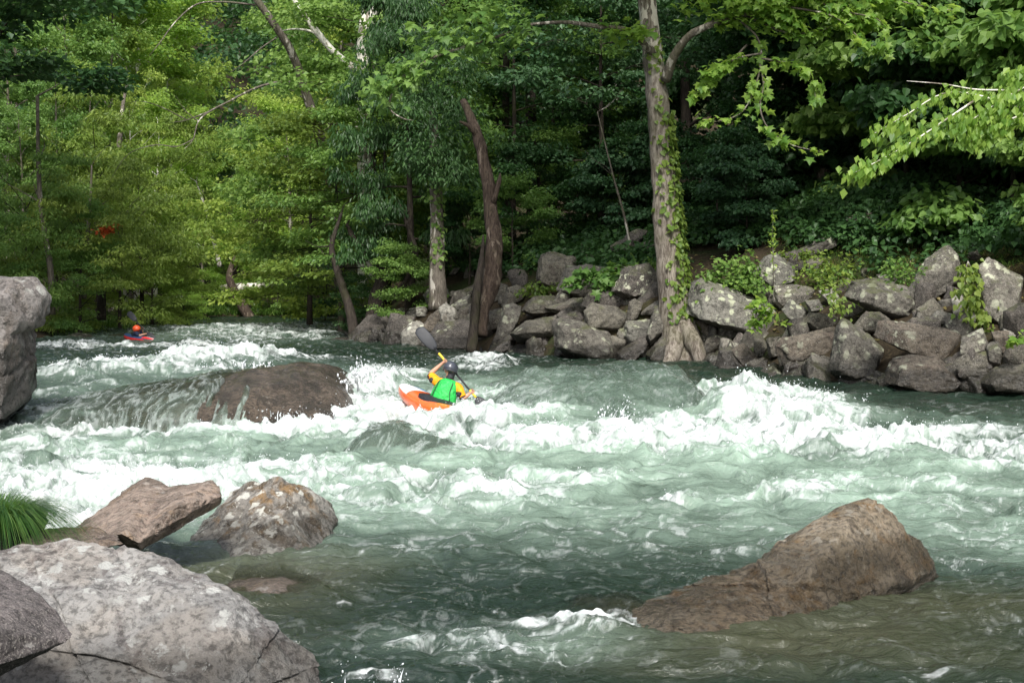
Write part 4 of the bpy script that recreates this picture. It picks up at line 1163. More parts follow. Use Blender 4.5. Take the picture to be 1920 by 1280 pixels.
# ---------------------------------------------------------------- leaves, trees
OVAL = (np.array([[0, 0, 0], [-.36, .42, .07], [0, 1, -.10], [.36, .42, .07]]), [np.array([[0, 1, 2, 3]])])
LONG = (np.array([[0, 0, 0], [-.2, .4, .05], [0, 1, -.16], [.2, .4, .05]]), [np.array([[0, 1, 2, 3]])])
_ma = [(0, 0), (-.42, -.05), (-.30, .18), (-.62, .42), (-.26, .48), (0, 1.0), (.26, .48), (.62, .42), (.30, .18), (.42, -.05)]
MAPLE = (np.array([[x, y, -.12 * (x * x * 2 + (y - .35) ** 2)] for x, y in _ma] + [[0, .35, .05]]), [np.array([[i, (i + 1) % 10, 10] for i in range(10)])])
HEART = (np.array([[0, 0, .0], [-.42, .12, .08], [-.38, .5, .06], [0, 1, -.1], [.38, .5, .06], [.42, .12, .08]]), [np.array([[0, 1, 2, 3], [0, 3, 4, 5]])])


def leafpack(Pos, T, N, S, tm):
    T = unit(T); B = unit(np.cross(T, N)); N = np.cross(B, T)
    tv, tf = tm
    V = Pos[:, None] + S[:, None, None] * (tv[None, :, 0:1] * B[:, None] + tv[None, :, 1:2] * T[:, None] + tv[None, :, 2:3] * N[:, None])
    k = len(tv)
    off = (np.arange(len(Pos)) * k)[:, None, None]
    return V.reshape(-1, 3), [(f[None] + off).reshape(-1, f.shape[1]) for f in tf], k


def clump_leaves(C, R, per, size, tm, rs, droop=.35, up=.9, fill=.5):
    """leaves spread through clumps with centres C (n,3) and radii R (n,3)"""
    n = len(C)
    D = unit(rs.randn(n * per, 3)); D[:, 2] = np.abs(D[:, 2]) * 1.0 - .35 * rs.rand(n * per)
    D = unit(D)
    rad = rs.rand(n * per) ** fill
    Cc = np.repeat(C, per, 0); Rr = np.repeat(R, per, 0)
    p = Cc + D * rad[:, None] * Rr
    hor = D * np.array([1, 1, .15]) + rs.randn(n * per, 3) * .55
    T = unit(hor) + np.array([0, 0, -droop])
    N = np.array([0, 0, up]) + D * .45 + rs.randn(n * per, 3) * .5
    S = size * rs.uniform(.65, 1.35, n * per)
    V, F, k = leafpack(p, T, N, S, tm)
    tint = np.clip(np.repeat(rs.rand(n), per) * .5 + rs.rand(n * per) * .6 - .05, 0, 1)
    return V, F, np.repeat(tint, k)


def skeleton(rs, H, R, r0, nl, start=.2, bend=.6, shape=.6, rise=.5, twigs=4, twl=.32, lean=(0, 0)):
    """trunk, limbs and twigs of one tree, and the places where its leaves gather"""
    wood = MB(); tips = []
    n = 7
    ts = np.linspace(0, 1, n)
    tr = np.stack([lean[0] * ts ** 1.5 * H + rs.randn(n).cumsum() * .05 * bend * H * ts * .3, lean[1] * ts ** 1.5 * H + rs.randn(n).cumsum() * .05 * bend * H * ts * .3, ts * H], 1)
    tr[0] = [0, 0, -.4]
    wood.add(*tube(tr, r0 * (1 - ts * .88), 9, 18, .12, flare=.5))
    ph = rs.rand() * 6
    for i in range(nl):
        t = start + (1 - start) * ((i + .5 + rs.uniform(-.3, .3)) / nl) ** .85
        b = np.array([np.interp(t, ts, tr[:, k]) for k in range(3)])
        az = ph + i * 2.4 + rs.uniform(-.5, .5)
        u = (t - start) / (1 - start)
        L = R * (1 - abs(u - .35) ** 1.4 * shape * 1.5) * rs.uniform(.65, 1.1); L = max(L, .25 * R)
        d = np.array([math.cos(az), math.sin(az), 0]); e = rise * (.25 + u * .9) * rs.uniform(.6, 1.3)
        q = np.linspace(0, 1, 5)
        path = b + d * (L * q)[:, None] + np.array([0, 0, 1]) * (L * e * q ** .8 - .12 * L * q ** 2.5)[:, None] + rs.randn(5, 3) * .05 * L * q[:, None]
        rl = max(r0 * .38 * (1 - t * .7), .02)
        wood.add(*tube(path, [rl, rl * .7, rl * .5, rl * .32, rl * .12], 6, 9, .1, cap=False))
        tips.append(path[-1])
        for j in range(twigs):
            s = rs.uniform(.3, .95)
            pb = np.array([np.interp(s, q, path[:, k]) for k in range(3)])
            a2 = az + rs.choice([-1, 1]) * rs.uniform(.5, 1.3)
            l2 = L * twl * rs.uniform(.6, 1.3)
            d2 = np.array([math.cos(a2), math.sin(a2), rs.uniform(-.15, .6)])
            m = pb + d2 * l2 * .5 + rs.randn(3) * .05 * l2; e2 = pb + d2 * l2 + [0, 0, -.1 * l2]
            wood.add(*tube([pb, m, e2], [rl * .35, rl * .22, rl * .08], 4, 5, cap=False))
            tips += [e2, (m + e2) / 2 + rs.randn(3) * .1 * l2]
    tips.append(tr[-1])
    return wood, np.array(tips), tr


def make_proto(seed, H, R, r0, nl, leaf, per, crad, tm=OVAL, flat=.55, droop=.45, up=.55, fill=.5, **kw):
    rs = np.random.RandomState(seed)
    wood, tips, tr = skeleton(rs, H, R, r0, nl, **kw)
    C = tips + rs.randn(len(tips), 3) * .12 * crad
    Rr = crad * rs.uniform(.6, 1.35, (len(tips), 1)) * np.array([1, 1, flat])
    V, F, t = clump_leaves(C, Rr, per, leaf, tm, rs, droop, up, fill)
    me = mesh_data('crown', V, F, False, {'tint': t}); me.materials.append(LF_MID)
    wm = mesh_data('trunk', np.concatenate(wood.v), wood.f); wm.materials.append(BK_DRK)
    return wm, me, H


PR = {
    'tall': [make_proto(s, 18, 4.6, .24, 21, .22, 105, 1.05, flat=.8, start=.10, shape=.55, rise=.75) for s in (1, 2, 3, 31)],
    'high': [make_proto(s, 18, 4.6, .26, 16, .24, 95, 1.05, start=.48, shape=.5) for s in (21,)],
    'open': [make_proto(s, 17, 4.4, .22, 19, .22, 85, .95, start=.12, flat=.75, rise=.9, shape=.5) for s in (4, 5)],
    'layer': [make_proto(s, 9, 4.2, .13, 18, .17, 85, .9, flat=.32, up=1.0, droop=.3, start=.12, rise=.15, shape=.5) for s in (6, 7)],
    'shrub': [make_proto(s, 4.2, 2.6, .07, 14, .15, 95, .62, start=.05, rise=.9, shape=.4, twigs=3) for s in (8, 9)],
    'willow': [make_proto(s, 5.5, 3.4, .09, 18, .17, 110, .75, tm=LONG, start=.04, rise=1.0, shape=.3, twigs=3, droop=.7, up=.5) for s in (10, 11)],
    'droop': [make_proto(s, 12, 3.4, .2, 22, .22, 110, .8, tm=LONG, start=.12, rise=.1, droop=1.4, up=.4, flat=.9) for s in (12,)],
    'big': [make_proto(s, 5.0, 3.2, .08, 14, .22, 105, .8, tm=HEART, start=.03, rise=.7, flat=.6, droop=.7, up=.5) for s in (13, 14)],
}
_k = [0]


def tree(name, label, kind, px, d, H, leaf, bark=BK_DRK, wide=1., group=None, rot=None, zoff=0., lean=0., cat='tree', variant=None):
    """a copy of one of the tree shapes, at its own place, size and colour"""
    _k[0] += 1
    rs = np.random.RandomState(500 + _k[0])
    wm, cm, h0 = PR[kind][(_k[0] if variant is None else variant) % len(PR[kind])]
    x = (px - 960) / FPX * d
    z = float(ground_z([x], [d])[0]) + zoff
    root = thing(name, label, cat, (x, d, z), group)
    s = H / h0
    root.scale = (s * wide, s * wide, s)
    root.rotation_euler = (0, math.radians(lean), rs.uniform(0, 6.28) if rot is None else rot)
    for nm, me, mt in (('trunk', wm, bark), ('crown', cm, leaf)):
        o = bpy.data.objects.new(nm, me); COL.objects.link(o); o.parent = root
        o.material_slots[0].link = 'OBJECT'; o.material_slots[0].material = mt
    return root


GL, GR, GC = 'trees of the left bank', 'trees of the right bank', 'trees where the river bends'
# left bank: bushes at the water, then lower and higher trees behind
tree('tree', 'dark green tree leaning in from the left edge above the tall boulder', 'high', -130, 40, 13.5, LF_DRK, wide=1.4, group=GL)
tree('tree', 'deep green crown filling the upper left corner', 'high', -30, 49, 15, LF_DRK, wide=1.35, group=GL)
for px, d, H, kd, lf, bk, lab in (
        (45, 63, 9, 'tall', LF_MID, BK_GRY, 'green tree right behind the tall mauve boulder'), (110, 66, 11, 'tall', LF_MID, BK_GRY, 'leafy mid green tree with thin grey stem left of the far paddler'),
        (20, 72, 14, 'tall', LF_MID, BK_GRY, 'mid green tree in the second row at the far left'), (170, 72, 12, 'tall', LF_YEL, BK_GRY, 'yellow green tree behind the willow bushes'),
        (235, 74, 11, 'open', LF_YEL, BK_PALE, 'yellow green tree standing above the far paddler'), (290, 80, 12, 'tall', LF_LIM, BK_PALE, 'bright fresh green tree above the end of the left bank'),
        (120, 80, 18, 'tall', LF_MID, BK_GRY, 'tall green tree between the far left crowns'), (210, 86, 20, 'tall', LF_YEL, BK_GRY, 'sunlit yellow green crown high on the left bank'),
        (262, 90, 20, 'tall', LF_LIM, BK_PALE, 'tall bright crown left of the dark gap on the hillside'), (30, 88, 21, 'tall', LF_MID, BK_GRY, 'tall green tree behind the others at the far left'),
        (322, 96, 16, 'tall', LF_YEL, BK_PALE, 'pale yellow tree far back beside the dark gap'), (160, 100, 28, 'tall', LF_MID, BK_GRY, 'shaded tree standing back between the left crowns'), (255, 104, 28, 'tall', LF_YEL, BK_GRY, 'highest yellow green crown behind the left bank')):
    tree('tree', lab, kd, px, d, H, lf, bk, (.78, 1.1, .92)[_k[0] % 3], group=GL)
for px, d, H, lab, lf in ((150, 56, 4.6, 'olive willow bush at the water behind the red helmet', LF_OLV), (225, 60, 5.2, 'rounded yellow green willow bush above the far kayak', LF_OLV), (285, 67, 4.4, 'willow bush at the end of the left bank', LF_YEL),
                          (95, 55, 3.6, 'green bush beside the tall mauve boulder', LF_MID), (185, 65, 7, 'taller willow bush with an orange sprig', LF_OLV), (340, 78, 2.6, 'light green bush where the left bank turns', LF_LIM), (50, 55, 5, 'mid green bush behind the tall mauve boulder', LF_MID), (265, 68, 7, 'full green willow between the taller willow and the bank end', LF_YEL)):
    tree('willow_bush', lab, 'willow', px, d, H, lf, group='bushes along the left bank', cat='bush')
# the bend upstream: brightness of the open gap is put into lime leaf colours
for px, d, H, kd, lf, lab in ((380, 92, 8, 'tall', LF_LIM, 'light green tree at the bend right of the left bank'), (430, 97, 7, 'tall', LF_LIM, 'low layered tree at the bend behind the leaning log'),
                              (490, 95, 9, 'tall', LF_LIM, 'green tree at the bend right of the leaning log'), (545, 86, 12, 'tall', LF_LIM, 'bright green tree at the bend under the leaning trunk'),
                              (632, 94, 20, 'tall', LF_YEL, 'tall bright tree behind the forked pale trunk'), (350, 106, 14, 'tall', LF_MID, 'pale yellow tree far back at the bend'),
                              (455, 108, 10, 'tall', LF_LIM, 'soft green tree below the dark gap on the hillside'), (640, 80, 13, 'tall', LF_YEL, 'yellow green tree filling the gap beside the forked pale trunk'),
                              (610, 110, 26, 'tall', LF_MID, 'high crown behind the bend in the middle of the photo'), (680, 98, 26, 'tall', LF_MID, 'tall crown behind the forked trunk')):
    tree('tree', lab, kd, px, d, H, lf, BK_GRY, group=GC)
for px, d, H, lf, lab in ((345, 84.5, 2.0, LF_LIM, 'low yellow green bush at the waterline of the bend'), (400, 86, 1.2, LF_MID, 'low bush under the leaning log'), (470, 86, 1.2, LF_LIM, 'dark low bush right of the leaning log'),
                          (520, 85, 2.6, LF_YEL, 'light bush below the bright tree at the bend'), (570, 83, 3.0, LF_MID, 'green bush at the far right end of the white water'), (610, 76, 3.2, LF_DRK, 'dark bush by the black leaning stem'), (300, 85, 2.2, LF_YEL, 'bright bush at the left end of the bend'), (435, 91, 3.0, LF_LIM, 'dark bush behind the leaning log')):
    tree('bush', lab, 'shrub', px, d, H, lf, group='bushes at the bend', cat='bush')
# right bank, upstream part
tree('tree', 'yellow green layered tree leaning over the water at mid left', 'layer', 640, 57, 9, LF_OLV, wide=1.0, group=GR)
tree('tree', 'layered tree with yellowing leaves above the dark slab', 'layer', 580, 64, 9.5, LF_YEL, group=GR)
tree('tree', 'green layered understory tree left of the ivy trunk', 'layer', 720, 55, 8.5, LF_MID, group=GR)
tree('tree', 'tall mid green tree behind the forked pale trunk', 'tall', 720, 66, 20, LF_MID, group=GR)
tree('tree', 'drooping dark green tree in front of the ivy trunk', 'droop', 770, 51, 11, LF_DRK, wide=.8, group=GR)
tree('tree', 'drooping dark tree left of the drooping dark green one', 'layer', 700, 58, 12, LF_MID, group=GR)
tree('tree', 'dense green tree behind the ivy trunk', 'tall', 830, 62, 20, LF_MID, group=GR)
tree('tree', 'understory tree with flat sprays behind the dead trunk', 'layer', 960, 53, 10, LF_MID, group=GR)
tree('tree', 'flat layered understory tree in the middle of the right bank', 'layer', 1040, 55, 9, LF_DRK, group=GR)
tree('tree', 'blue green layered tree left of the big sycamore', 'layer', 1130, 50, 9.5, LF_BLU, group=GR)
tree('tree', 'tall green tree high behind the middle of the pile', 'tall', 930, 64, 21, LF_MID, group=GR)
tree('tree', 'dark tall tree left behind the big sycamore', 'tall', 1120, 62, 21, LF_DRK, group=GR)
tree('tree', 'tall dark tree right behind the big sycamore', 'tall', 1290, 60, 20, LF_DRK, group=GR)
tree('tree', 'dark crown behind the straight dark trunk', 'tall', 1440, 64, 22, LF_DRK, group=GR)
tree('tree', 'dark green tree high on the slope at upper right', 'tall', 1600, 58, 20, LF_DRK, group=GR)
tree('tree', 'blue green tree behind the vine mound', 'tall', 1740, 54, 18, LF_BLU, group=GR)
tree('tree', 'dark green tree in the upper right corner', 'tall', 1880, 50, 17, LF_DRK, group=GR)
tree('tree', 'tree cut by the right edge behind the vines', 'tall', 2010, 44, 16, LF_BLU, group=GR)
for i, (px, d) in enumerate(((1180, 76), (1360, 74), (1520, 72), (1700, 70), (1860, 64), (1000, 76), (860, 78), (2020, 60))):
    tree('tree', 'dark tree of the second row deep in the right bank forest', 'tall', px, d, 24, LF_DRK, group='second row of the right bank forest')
# vine mound and shrubs on the right bank
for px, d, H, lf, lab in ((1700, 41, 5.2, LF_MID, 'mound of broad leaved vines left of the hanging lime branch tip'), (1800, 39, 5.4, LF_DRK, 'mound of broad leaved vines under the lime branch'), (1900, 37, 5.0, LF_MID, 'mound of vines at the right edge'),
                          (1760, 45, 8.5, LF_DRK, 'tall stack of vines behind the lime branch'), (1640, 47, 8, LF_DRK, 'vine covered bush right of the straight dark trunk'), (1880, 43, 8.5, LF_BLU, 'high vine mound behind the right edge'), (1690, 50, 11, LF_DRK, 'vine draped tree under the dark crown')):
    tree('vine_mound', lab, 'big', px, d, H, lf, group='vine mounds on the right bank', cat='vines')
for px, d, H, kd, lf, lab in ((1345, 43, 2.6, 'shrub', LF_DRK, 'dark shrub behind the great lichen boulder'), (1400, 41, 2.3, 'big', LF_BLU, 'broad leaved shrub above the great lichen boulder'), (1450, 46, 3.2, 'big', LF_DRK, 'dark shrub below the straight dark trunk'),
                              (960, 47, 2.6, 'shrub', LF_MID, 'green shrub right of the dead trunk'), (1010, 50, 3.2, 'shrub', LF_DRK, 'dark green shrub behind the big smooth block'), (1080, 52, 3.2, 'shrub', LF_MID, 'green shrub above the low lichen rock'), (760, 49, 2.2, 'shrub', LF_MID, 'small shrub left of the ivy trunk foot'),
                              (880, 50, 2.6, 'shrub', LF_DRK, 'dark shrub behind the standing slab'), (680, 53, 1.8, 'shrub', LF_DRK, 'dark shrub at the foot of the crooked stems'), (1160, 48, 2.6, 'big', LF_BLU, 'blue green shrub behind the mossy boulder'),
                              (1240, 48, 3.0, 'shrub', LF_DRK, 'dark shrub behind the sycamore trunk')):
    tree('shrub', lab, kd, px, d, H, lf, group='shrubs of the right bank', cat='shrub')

for px, d, H, lab in ((2040, 31, 3.2, 'green bush just beyond the right edge'), (2130, 29, 2.6, 'low bush on the bank outside the right edge'), (2240, 27, 3.4, 'bush on the bank far outside the right edge'), (2130, 36, 6.5, 'vine covered bush behind the right edge')):
    tree('bush', lab, 'big' if H > 3 else 'shrub', px, d, H, LF_MID, group='bushes beyond the right edge', cat='bush')

# ---------------------------------------------------------------- the trunks that show


def trunk_px(pts, R, k=12, n=30, rough=.12, flare=0, sub=None):
    """limb through photo points (px, py, d); R in metres"""
    return tube([at(*p) for p in pts], R, k, n, rough, flare)


def leaves_along(path, n, size, tm, rs, spread=.25, droop=.6, lat=1.):
    """leaves that hang along twigs; path = list of polylines"""
    Ps, Ts = [], []
    for pl_ in path:
        C = catmull(pl_, 20)
        Tn = unit(np.gradient(C, axis=0))
        i = rs.randint(3, 20, n)
        p = C[i] + rs.randn(n, 3) * spread * np.array([.6, .6, .5])
        side = np.cross(Tn[i], [0, 0, 1]) * rs.choice([-1, 1], n)[:, None] * lat
        Ps.append(p); Ts.append(Tn[i] * .5 + side + rs.randn(n, 3) * .3 + np.array([0, 0, -droop]))
    Pp = np.concatenate(Ps); Tt = np.concatenate(Ts)
    N = np.array([0, -.35, .9]) + rs.randn(len(Pp), 3) * .35
    V, F, k = leafpack(Pp, Tt, N, size * rs.uniform(.6, 1.3, len(Pp)), tm)
    return V, F, np.repeat(rs.rand(len(Pp)), k)


def ivy(path_pts, R, side, n, size, rs, t0=0., t1=1., tm=HEART):
    """leaves on the bark, mostly on one side"""
    C = catmull([at(*p) for p in path_pts], 60)
    r = np.interp(np.linspace(0, 1, 60), np.linspace(0, 1, len(R)), R)
    i = (rs.uniform(t0, t1, n) * 59).astype(int)
    a = side + rs.randn(n) * .55
    nrm = np.stack([np.cos(a), np.sin(a), np.zeros(n)], 1)
    p = C[i] + nrm * (r[i] * rs.uniform(.95, 1.35, n))[:, None] + np.array([0, 0, 1]) * rs.randn(n)[:, None] * .08
    V, F, k = leafpack(p, nrm * .3 + rs.randn(n, 3) * .4 + [0, 0, -.8], nrm + [0, 0, .5] + rs.randn(n, 3) * .3, size * rs.uniform(.6, 1.4, n), tm)
    return V, F, np.repeat(rs.rand(n), k)


rs = np.random.RandomState(900)
# big sycamore
sy = thing('sycamore', 'big sycamore with mottled bark and ivy rooted among the bank boulders', 'tree', at(1272, 668, 37.6))
so3 = at(1272, 668, 37.6)
SP = [(1283, 690, 37.4), (1272, 628, 37.5), (1262, 540, 37.6), (1250, 420, 37.7), (1242, 300, 37.8), (1232, 180, 37.9), (1222, 90, 38), (1213, 0, 38), (1200, -120, 38), (1205, -260, 38)]
SR = [.54, .43, .39, .35, .31, .29, .26, .24, .21, .15]
b = MB(); b.add(*trunk_px(SP, SR, 20, 80, .14, flare=.15))
for pts, R in (([(1268, 620, 37.3), (1262, 660, 37), (1246, 700, 36.6)], [.3, .24, .12]), ([(1285, 610, 37.3), (1304, 650, 36.9), (1318, 690, 36.7)], [.3, .24, .12]), ([(1290, 580, 37.6), (1316, 612, 37.5), (1335, 640, 37.3)], [.2, .15, .06])):
    b.add(*trunk_px(pts, R, 10, 10, .2))
b.build('trunk', BK_SYC, sy, origin=so3)
b = MB()
LB1 = [(1248, 150, 37.6), (1262, 110, 37.2), (1290, 70, 36.8), (1330, 48, 36.4), (1390, 30, 36), (1460, 10, 35.6), (1540, -30, 35)]
b.add(*trunk_px(LB1, [.15, .115, .10, .085, .07, .055, .04], 10, 30, .22))
LB2 = [(1225, 100, 37.8), (1205, 80, 37.4), (1180, 58, 37), (1120, 50, 36.4), (1060, 42, 36), (990, 46, 35.6)]
b.add(*trunk_px(LB2, [.12, .09, .075, .065, .05, .03], 8, 24, .1))
LB3 = [(1000, 46, 35.6), (930, 70, 35.2), (880, 85, 35), (820, 105, 34.6), (760, 140, 34.4), (735, 175, 34.2), (732, 205, 34.2), (755, 222, 34.2), (775, 226, 34.2)]
b.add(*trunk_px(LB3, [.03, .04, .04, .038, .034, .03, .024, .016, .008], 6, 40, .1))
tw = [[(1388, 40, 36), (1420, 70, 35.8), (1428, 110, 35.7), (1420, 150, 35.6), (1405, 190, 35.5), (1385, 215, 35.4), (1345, 228, 35.3), (1318, 222, 35.2)],
      [(1428, 100, 35.7), (1380, 110, 35.5), (1350, 130, 35.4), (1320, 135, 35.3)], [(1400, 85, 36), (1365, 120, 35.7), (1330, 150, 35.6), (1300, 180, 35.6)],
      [(1425, 120, 35.7), (1432, 160, 35.5), (1425, 200, 35.4), (1440, 240, 35.3), (1480, 270, 35.2), (1540, 285, 35.1)], [(1428, 110, 35.7), (1480, 120, 35.5), (1520, 140, 35.4), (1530, 190, 35.4)],
      [(1400, 30, 36), (1470, 60, 35.6), (1530, 60, 35.4), (1580, 40, 35.2)], [(1460, 10, 35.6), (1560, 30, 35), (1610, 70, 34.8), (1640, 90, 34.6)], [(1540, -30, 35), (1640, -10, 34.6), (1720, 10, 34.2), (1790, 20, 34)],
      [(1330, 48, 36.4), (1370, 20, 36.2), (1440, -20, 36)], [(1500, -10, 35.4), (1580, 20, 35), (1650, 40, 34.6), (1660, 90, 34.5)]]
for p in tw: b.add(*trunk_px(p, [.03, .02, .006], 5, 24, .2))
b.build('limb', BK_GRY, sy, origin=so3)
L = [[at(*q) for q in p] for p in tw]
b = MB()
V, F, t_ = leaves_along(L, 70, .21, MAPLE, rs, .16, .7); b.add(V, F, 0, t_)
V, F, t_ = leaves_along([[at(*q) for q in LB1[3:]]], 380, .21, MAPLE, rs, .38, .6); b.add(V, F, 0, t_)
up_ = [[at(1380 + i * 45, -25 + (i % 3) * 22, 36 - i * .1), at(1400 + i * 45, -5 + (i % 3) * 22, 35.6 - i * .1)] for i in range(7)]
V, F, t_ = leaves_along(up_, 180, .21, MAPLE, rs, .32, .6); b.add(V, F, 0, t_)
V, F, t_ = leaves_along([[at(*q) for q in LB2[2:4]], [at(1225, 60, 37.2), at(1170, 62, 36.8)], [at(1260, 20, 37), at(1330, 0, 36.6)], [at(1260, -10, 37), at(1400, 0, 36.6)]], 45, .25, MAPLE, rs, .25, .6); b.add(V, F, 0, t_)
b.build('foliage', LF_LIM, sy, smooth=False, origin=so3)
b = MB()
V, F, t_ = leaves_along([[at(*q) for q in LB3[:5]], [at(*q) for q in LB3[2:6]], [at(880, 60, 35), at(760, 70, 34.5)], [at(1000, 20, 35), at(860, 40, 34.6)], [at(780, 110, 34.4), at(690, 180, 34)], [at(1010, 50, 35.6), at(900, 90, 35)]], 85, .24, MAPLE, rs, .38, .6); b.add(V, F, 0, t_)
b.build('foliage', LF_MID, sy, smooth=False, origin=so3)
V, F, t_ = ivy(SP[1:8], SR[1:8], -.35, 900, .13, rs, .02, .62)
V2, F2, t2_ = ivy(SP[1:8], SR[1:8], -1.3, 160, .15, rs, .05, .9)
b = MB(); b.add(V, F, 0, t_); b.add(V2, F2, 0, t2_); b.build('ivy', LF_OLV, sy, smooth=False, origin=so3)
# high crown above the frame: it shades the bank
wmC = 0
Cc = np.array([at(px, py, d) for px, py, d in [(1200 + dx * 60, -150 - dz * 75, 37 + dy * 1.6) for dx in range(-5, 7) for dz in range(0, 3) for dy in range(-2, 3)]]) + rs.randn(180, 3) * .5
V, F, t_ = clump_leaves(Cc, np.ones((len(Cc), 3)) * [1.0, 1.0, .6], 45, .28, OVAL, rs)
b = MB(); b.add(V, F, 0, t_); b.build('crown', LF_MID, sy, smooth=False, origin=so3)

# dead leaning trunk
dt = thing('dead_tree', 'twisted weathered trunk leaning left with a broken forked top', 'tree', at(905, 590, 42)); do = at(905, 590, 42)
DP = [(900, 630, 41.6), (906, 585, 41.8), (920, 530, 42), (926, 470, 42), (922, 400, 42.2), (912, 330, 42.4), (900, 270, 42.6), (880, 215, 42.8), (868, 188, 43)]
b = MB(); b.add(*trunk_px(DP, [.2, .18, .29, .26, .2, .19, .17, .13, .09], 14, 60, .3)); b.add(*trunk_px([(896, 255, 42.6), (878, 236, 42.4), (862, 228, 42.3)], [.09, .07, .03], 7, 10, .3))
b.add(*trunk_px([(925, 380, 42.1), (936, 340, 42.2), (938, 325, 42.3)], [.1, .07, .02], 7, 8, .3))
b.build('trunk', BK_BRN, dt, origin=do)
d2 = thing('dead_stump', 'black stub standing against the dead leaning trunk', 'stump', at(888, 640, 41.3))
MB().add(*trunk_px([(884, 660, 41.2), (889, 600, 41.3), (893, 555, 41.4), (899, 510, 41.6), (905, 465, 41.8), (906, 440, 41.9)], [.16, .12, .13, .10, .06, .02], 12, 30, .4)).build('trunk', BK_DRK, d2, origin=at(888, 640, 41.3))  # stub in the plain dark bark
# trunk with ivy
it = thing('ivy_tree', 'grey straight trunk with a ruff of ivy standing on the pile crest', 'tree', at(821, 545, 47)); io = at(821, 545, 47)
IP = [(822, 580, 47), (820, 500, 47), (820, 440, 47.2), (818, 380, 47.4), (816, 320, 47.5), (814, 260, 47.6), (812, 200, 47.7)]
IR = [.30, .25, .235, .21, .19, .16, .12]
b = MB(); b.add(*trunk_px(IP, IR, 14, 50, .1, flare=.1)); b.build('trunk', BK_GRY, it, origin=io)
b = MB(); V, F, t_ = ivy(IP, IR, -1.2, 150, .15, rs, .2, .8); b.add(V, F, 0, t_); b.build('ivy', LF_MID, it, smooth=False, origin=io)
Cc = np.array([at(818 + rs.randn() * 42, rs.uniform(60, 345), 46.4 + rs.uniform(-1.2, 1.2)) for _ in range(90)])
V, F, t_ = clump_leaves(Cc, np.ones((len(Cc), 3)) * [.62, .62, .5], 75, .17, LONG, rs, 1.0, .4); b = MB(); b.add(V, F, 0, t_); b.build('crown', LF_DRK, it, smooth=False, origin=io)
# straight dark trunk
st = thing('tree', 'straight dark trunk alone in the black shade of the right bank', 'tree', at(1545, 425, 45)); s0 = at(1545, 425, 45)
b = MB(); b.add(*trunk_px([(1546, 445, 45), (1545, 380, 45), (1541, 260, 45), (1538, 120, 45), (1530, -100, 45)], [.24, .21, .19, .17, .13], 12, 40, .1, flare=.3)); b.build('trunk', BK_GRY, st, origin=s0)
Cc = np.array([at(1530 + rs.uniform(-230, 230), rs.uniform(-260, 90), 45 + rs.uniform(-2, 2.5)) for _ in range(120)])
V, F, t_ = clump_leaves(Cc, np.ones((len(Cc), 3)) * [1.0, 1.0, .5], 60, .24, HEART, rs, .6); b = MB(); b.add(V, F, 0, t_); b.build('crown', LF_DRK, st, smooth=False, origin=s0)
# leaning trunk over the bend
ln = thing('tree', 'thin trunk leaning left over the bend with a long bare side branch', 'tree', at(610, 300, 60)); l0 = at(610, 300, 60)
b = MB(); b.add(*trunk_px([(640, 560, 60), (632, 420, 60), (612, 300, 59), (596, 245, 58.5), (575, 180, 58), (552, 110, 57.5), (520, 55, 57), (478, -5, 56.5), (430, -80, 56)], [.28, .26, .24, .21, .19, .17, .16, .14, .1], 10, 60, .12))
b.build('trunk', BK_GRY, ln, origin=l0)
b = MB()
for p, r in (([(560, 160, 58), (530, 153, 57.5), (480, 165, 57), (430, 190, 56.5), (395, 208, 56), (372, 228, 55.6), (362, 262, 55.4), (345, 280, 55.2)], .09), ([(395, 208, 56), (350, 225, 55.5), (322, 230, 55)], .05), ([(372, 228, 55.6), (345, 205, 55.4), (330, 180, 55.2)], .04),
             ([(520, 70, 57), (490, 90, 56.5), (455, 120, 56), (430, 137, 56)], .05), ([(480, 10, 57), (420, 4, 56.5), (370, 8, 56), (330, 40, 55.5), (300, 80, 55), (280, 105, 55)], .07), ([(575, 190, 58), (548, 170, 57), (520, 168, 56.5)], .03),
             ([(600, 250, 58.5), (620, 235, 58), (640, 200, 57.5)], .04), ([(362, 262, 55.4), (330, 275, 55), (290, 272, 55), (240, 290, 54.8), (205, 340, 54.6)], .045), ([(350, 225, 55.5), (300, 200, 55), (260, 190, 55), (220, 200, 54.8)], .035)):
    b.add(*trunk_px(p, [r * .65, r * .45, r * .15], 6, 30, .3))
b.build('branch', BK_GRY, ln, origin=l0)
# forked pale trunk
fk = thing('tree', 'forked trunk with white flaking bark at the top left of centre', 'tree', at(680, 140, 58)); f0 = at(680, 140, 58)
b = MB(); b.add(*trunk_px([(690, 560, 58), (686, 380, 58), (680, 200, 58), (679, 130, 58), (686, 60, 58), (694, 10, 58), (700, -60, 58), (705, -160, 58)], [.4, .34, .3, .28, .32, .3, .26, .2], 12, 60, .15))
b.add(*trunk_px([(690, 40, 58), (715, 5, 58), (740, -50, 58)], [.2, .16, .1], 8, 12, .15))
b.build('trunk', BK_PALE, fk, origin=f0)
b = MB(); b.add(*trunk_px([(678, 140, 58), (650, 118, 57.6), (618, 90, 57.2), (590, 55, 57), (560, 15, 56.8), (540, -25, 56.6)], [.16, .15, .14, .13, .11, .09], 9, 30, .15))
b.add(*trunk_px([(618, 90, 57.2), (590, 62, 57), (555, 55, 56.8), (530, 58, 56.6)], [.06, .05, .02], 6, 14, .15)); b.build('branch', BK_PALE, fk, origin=f0)
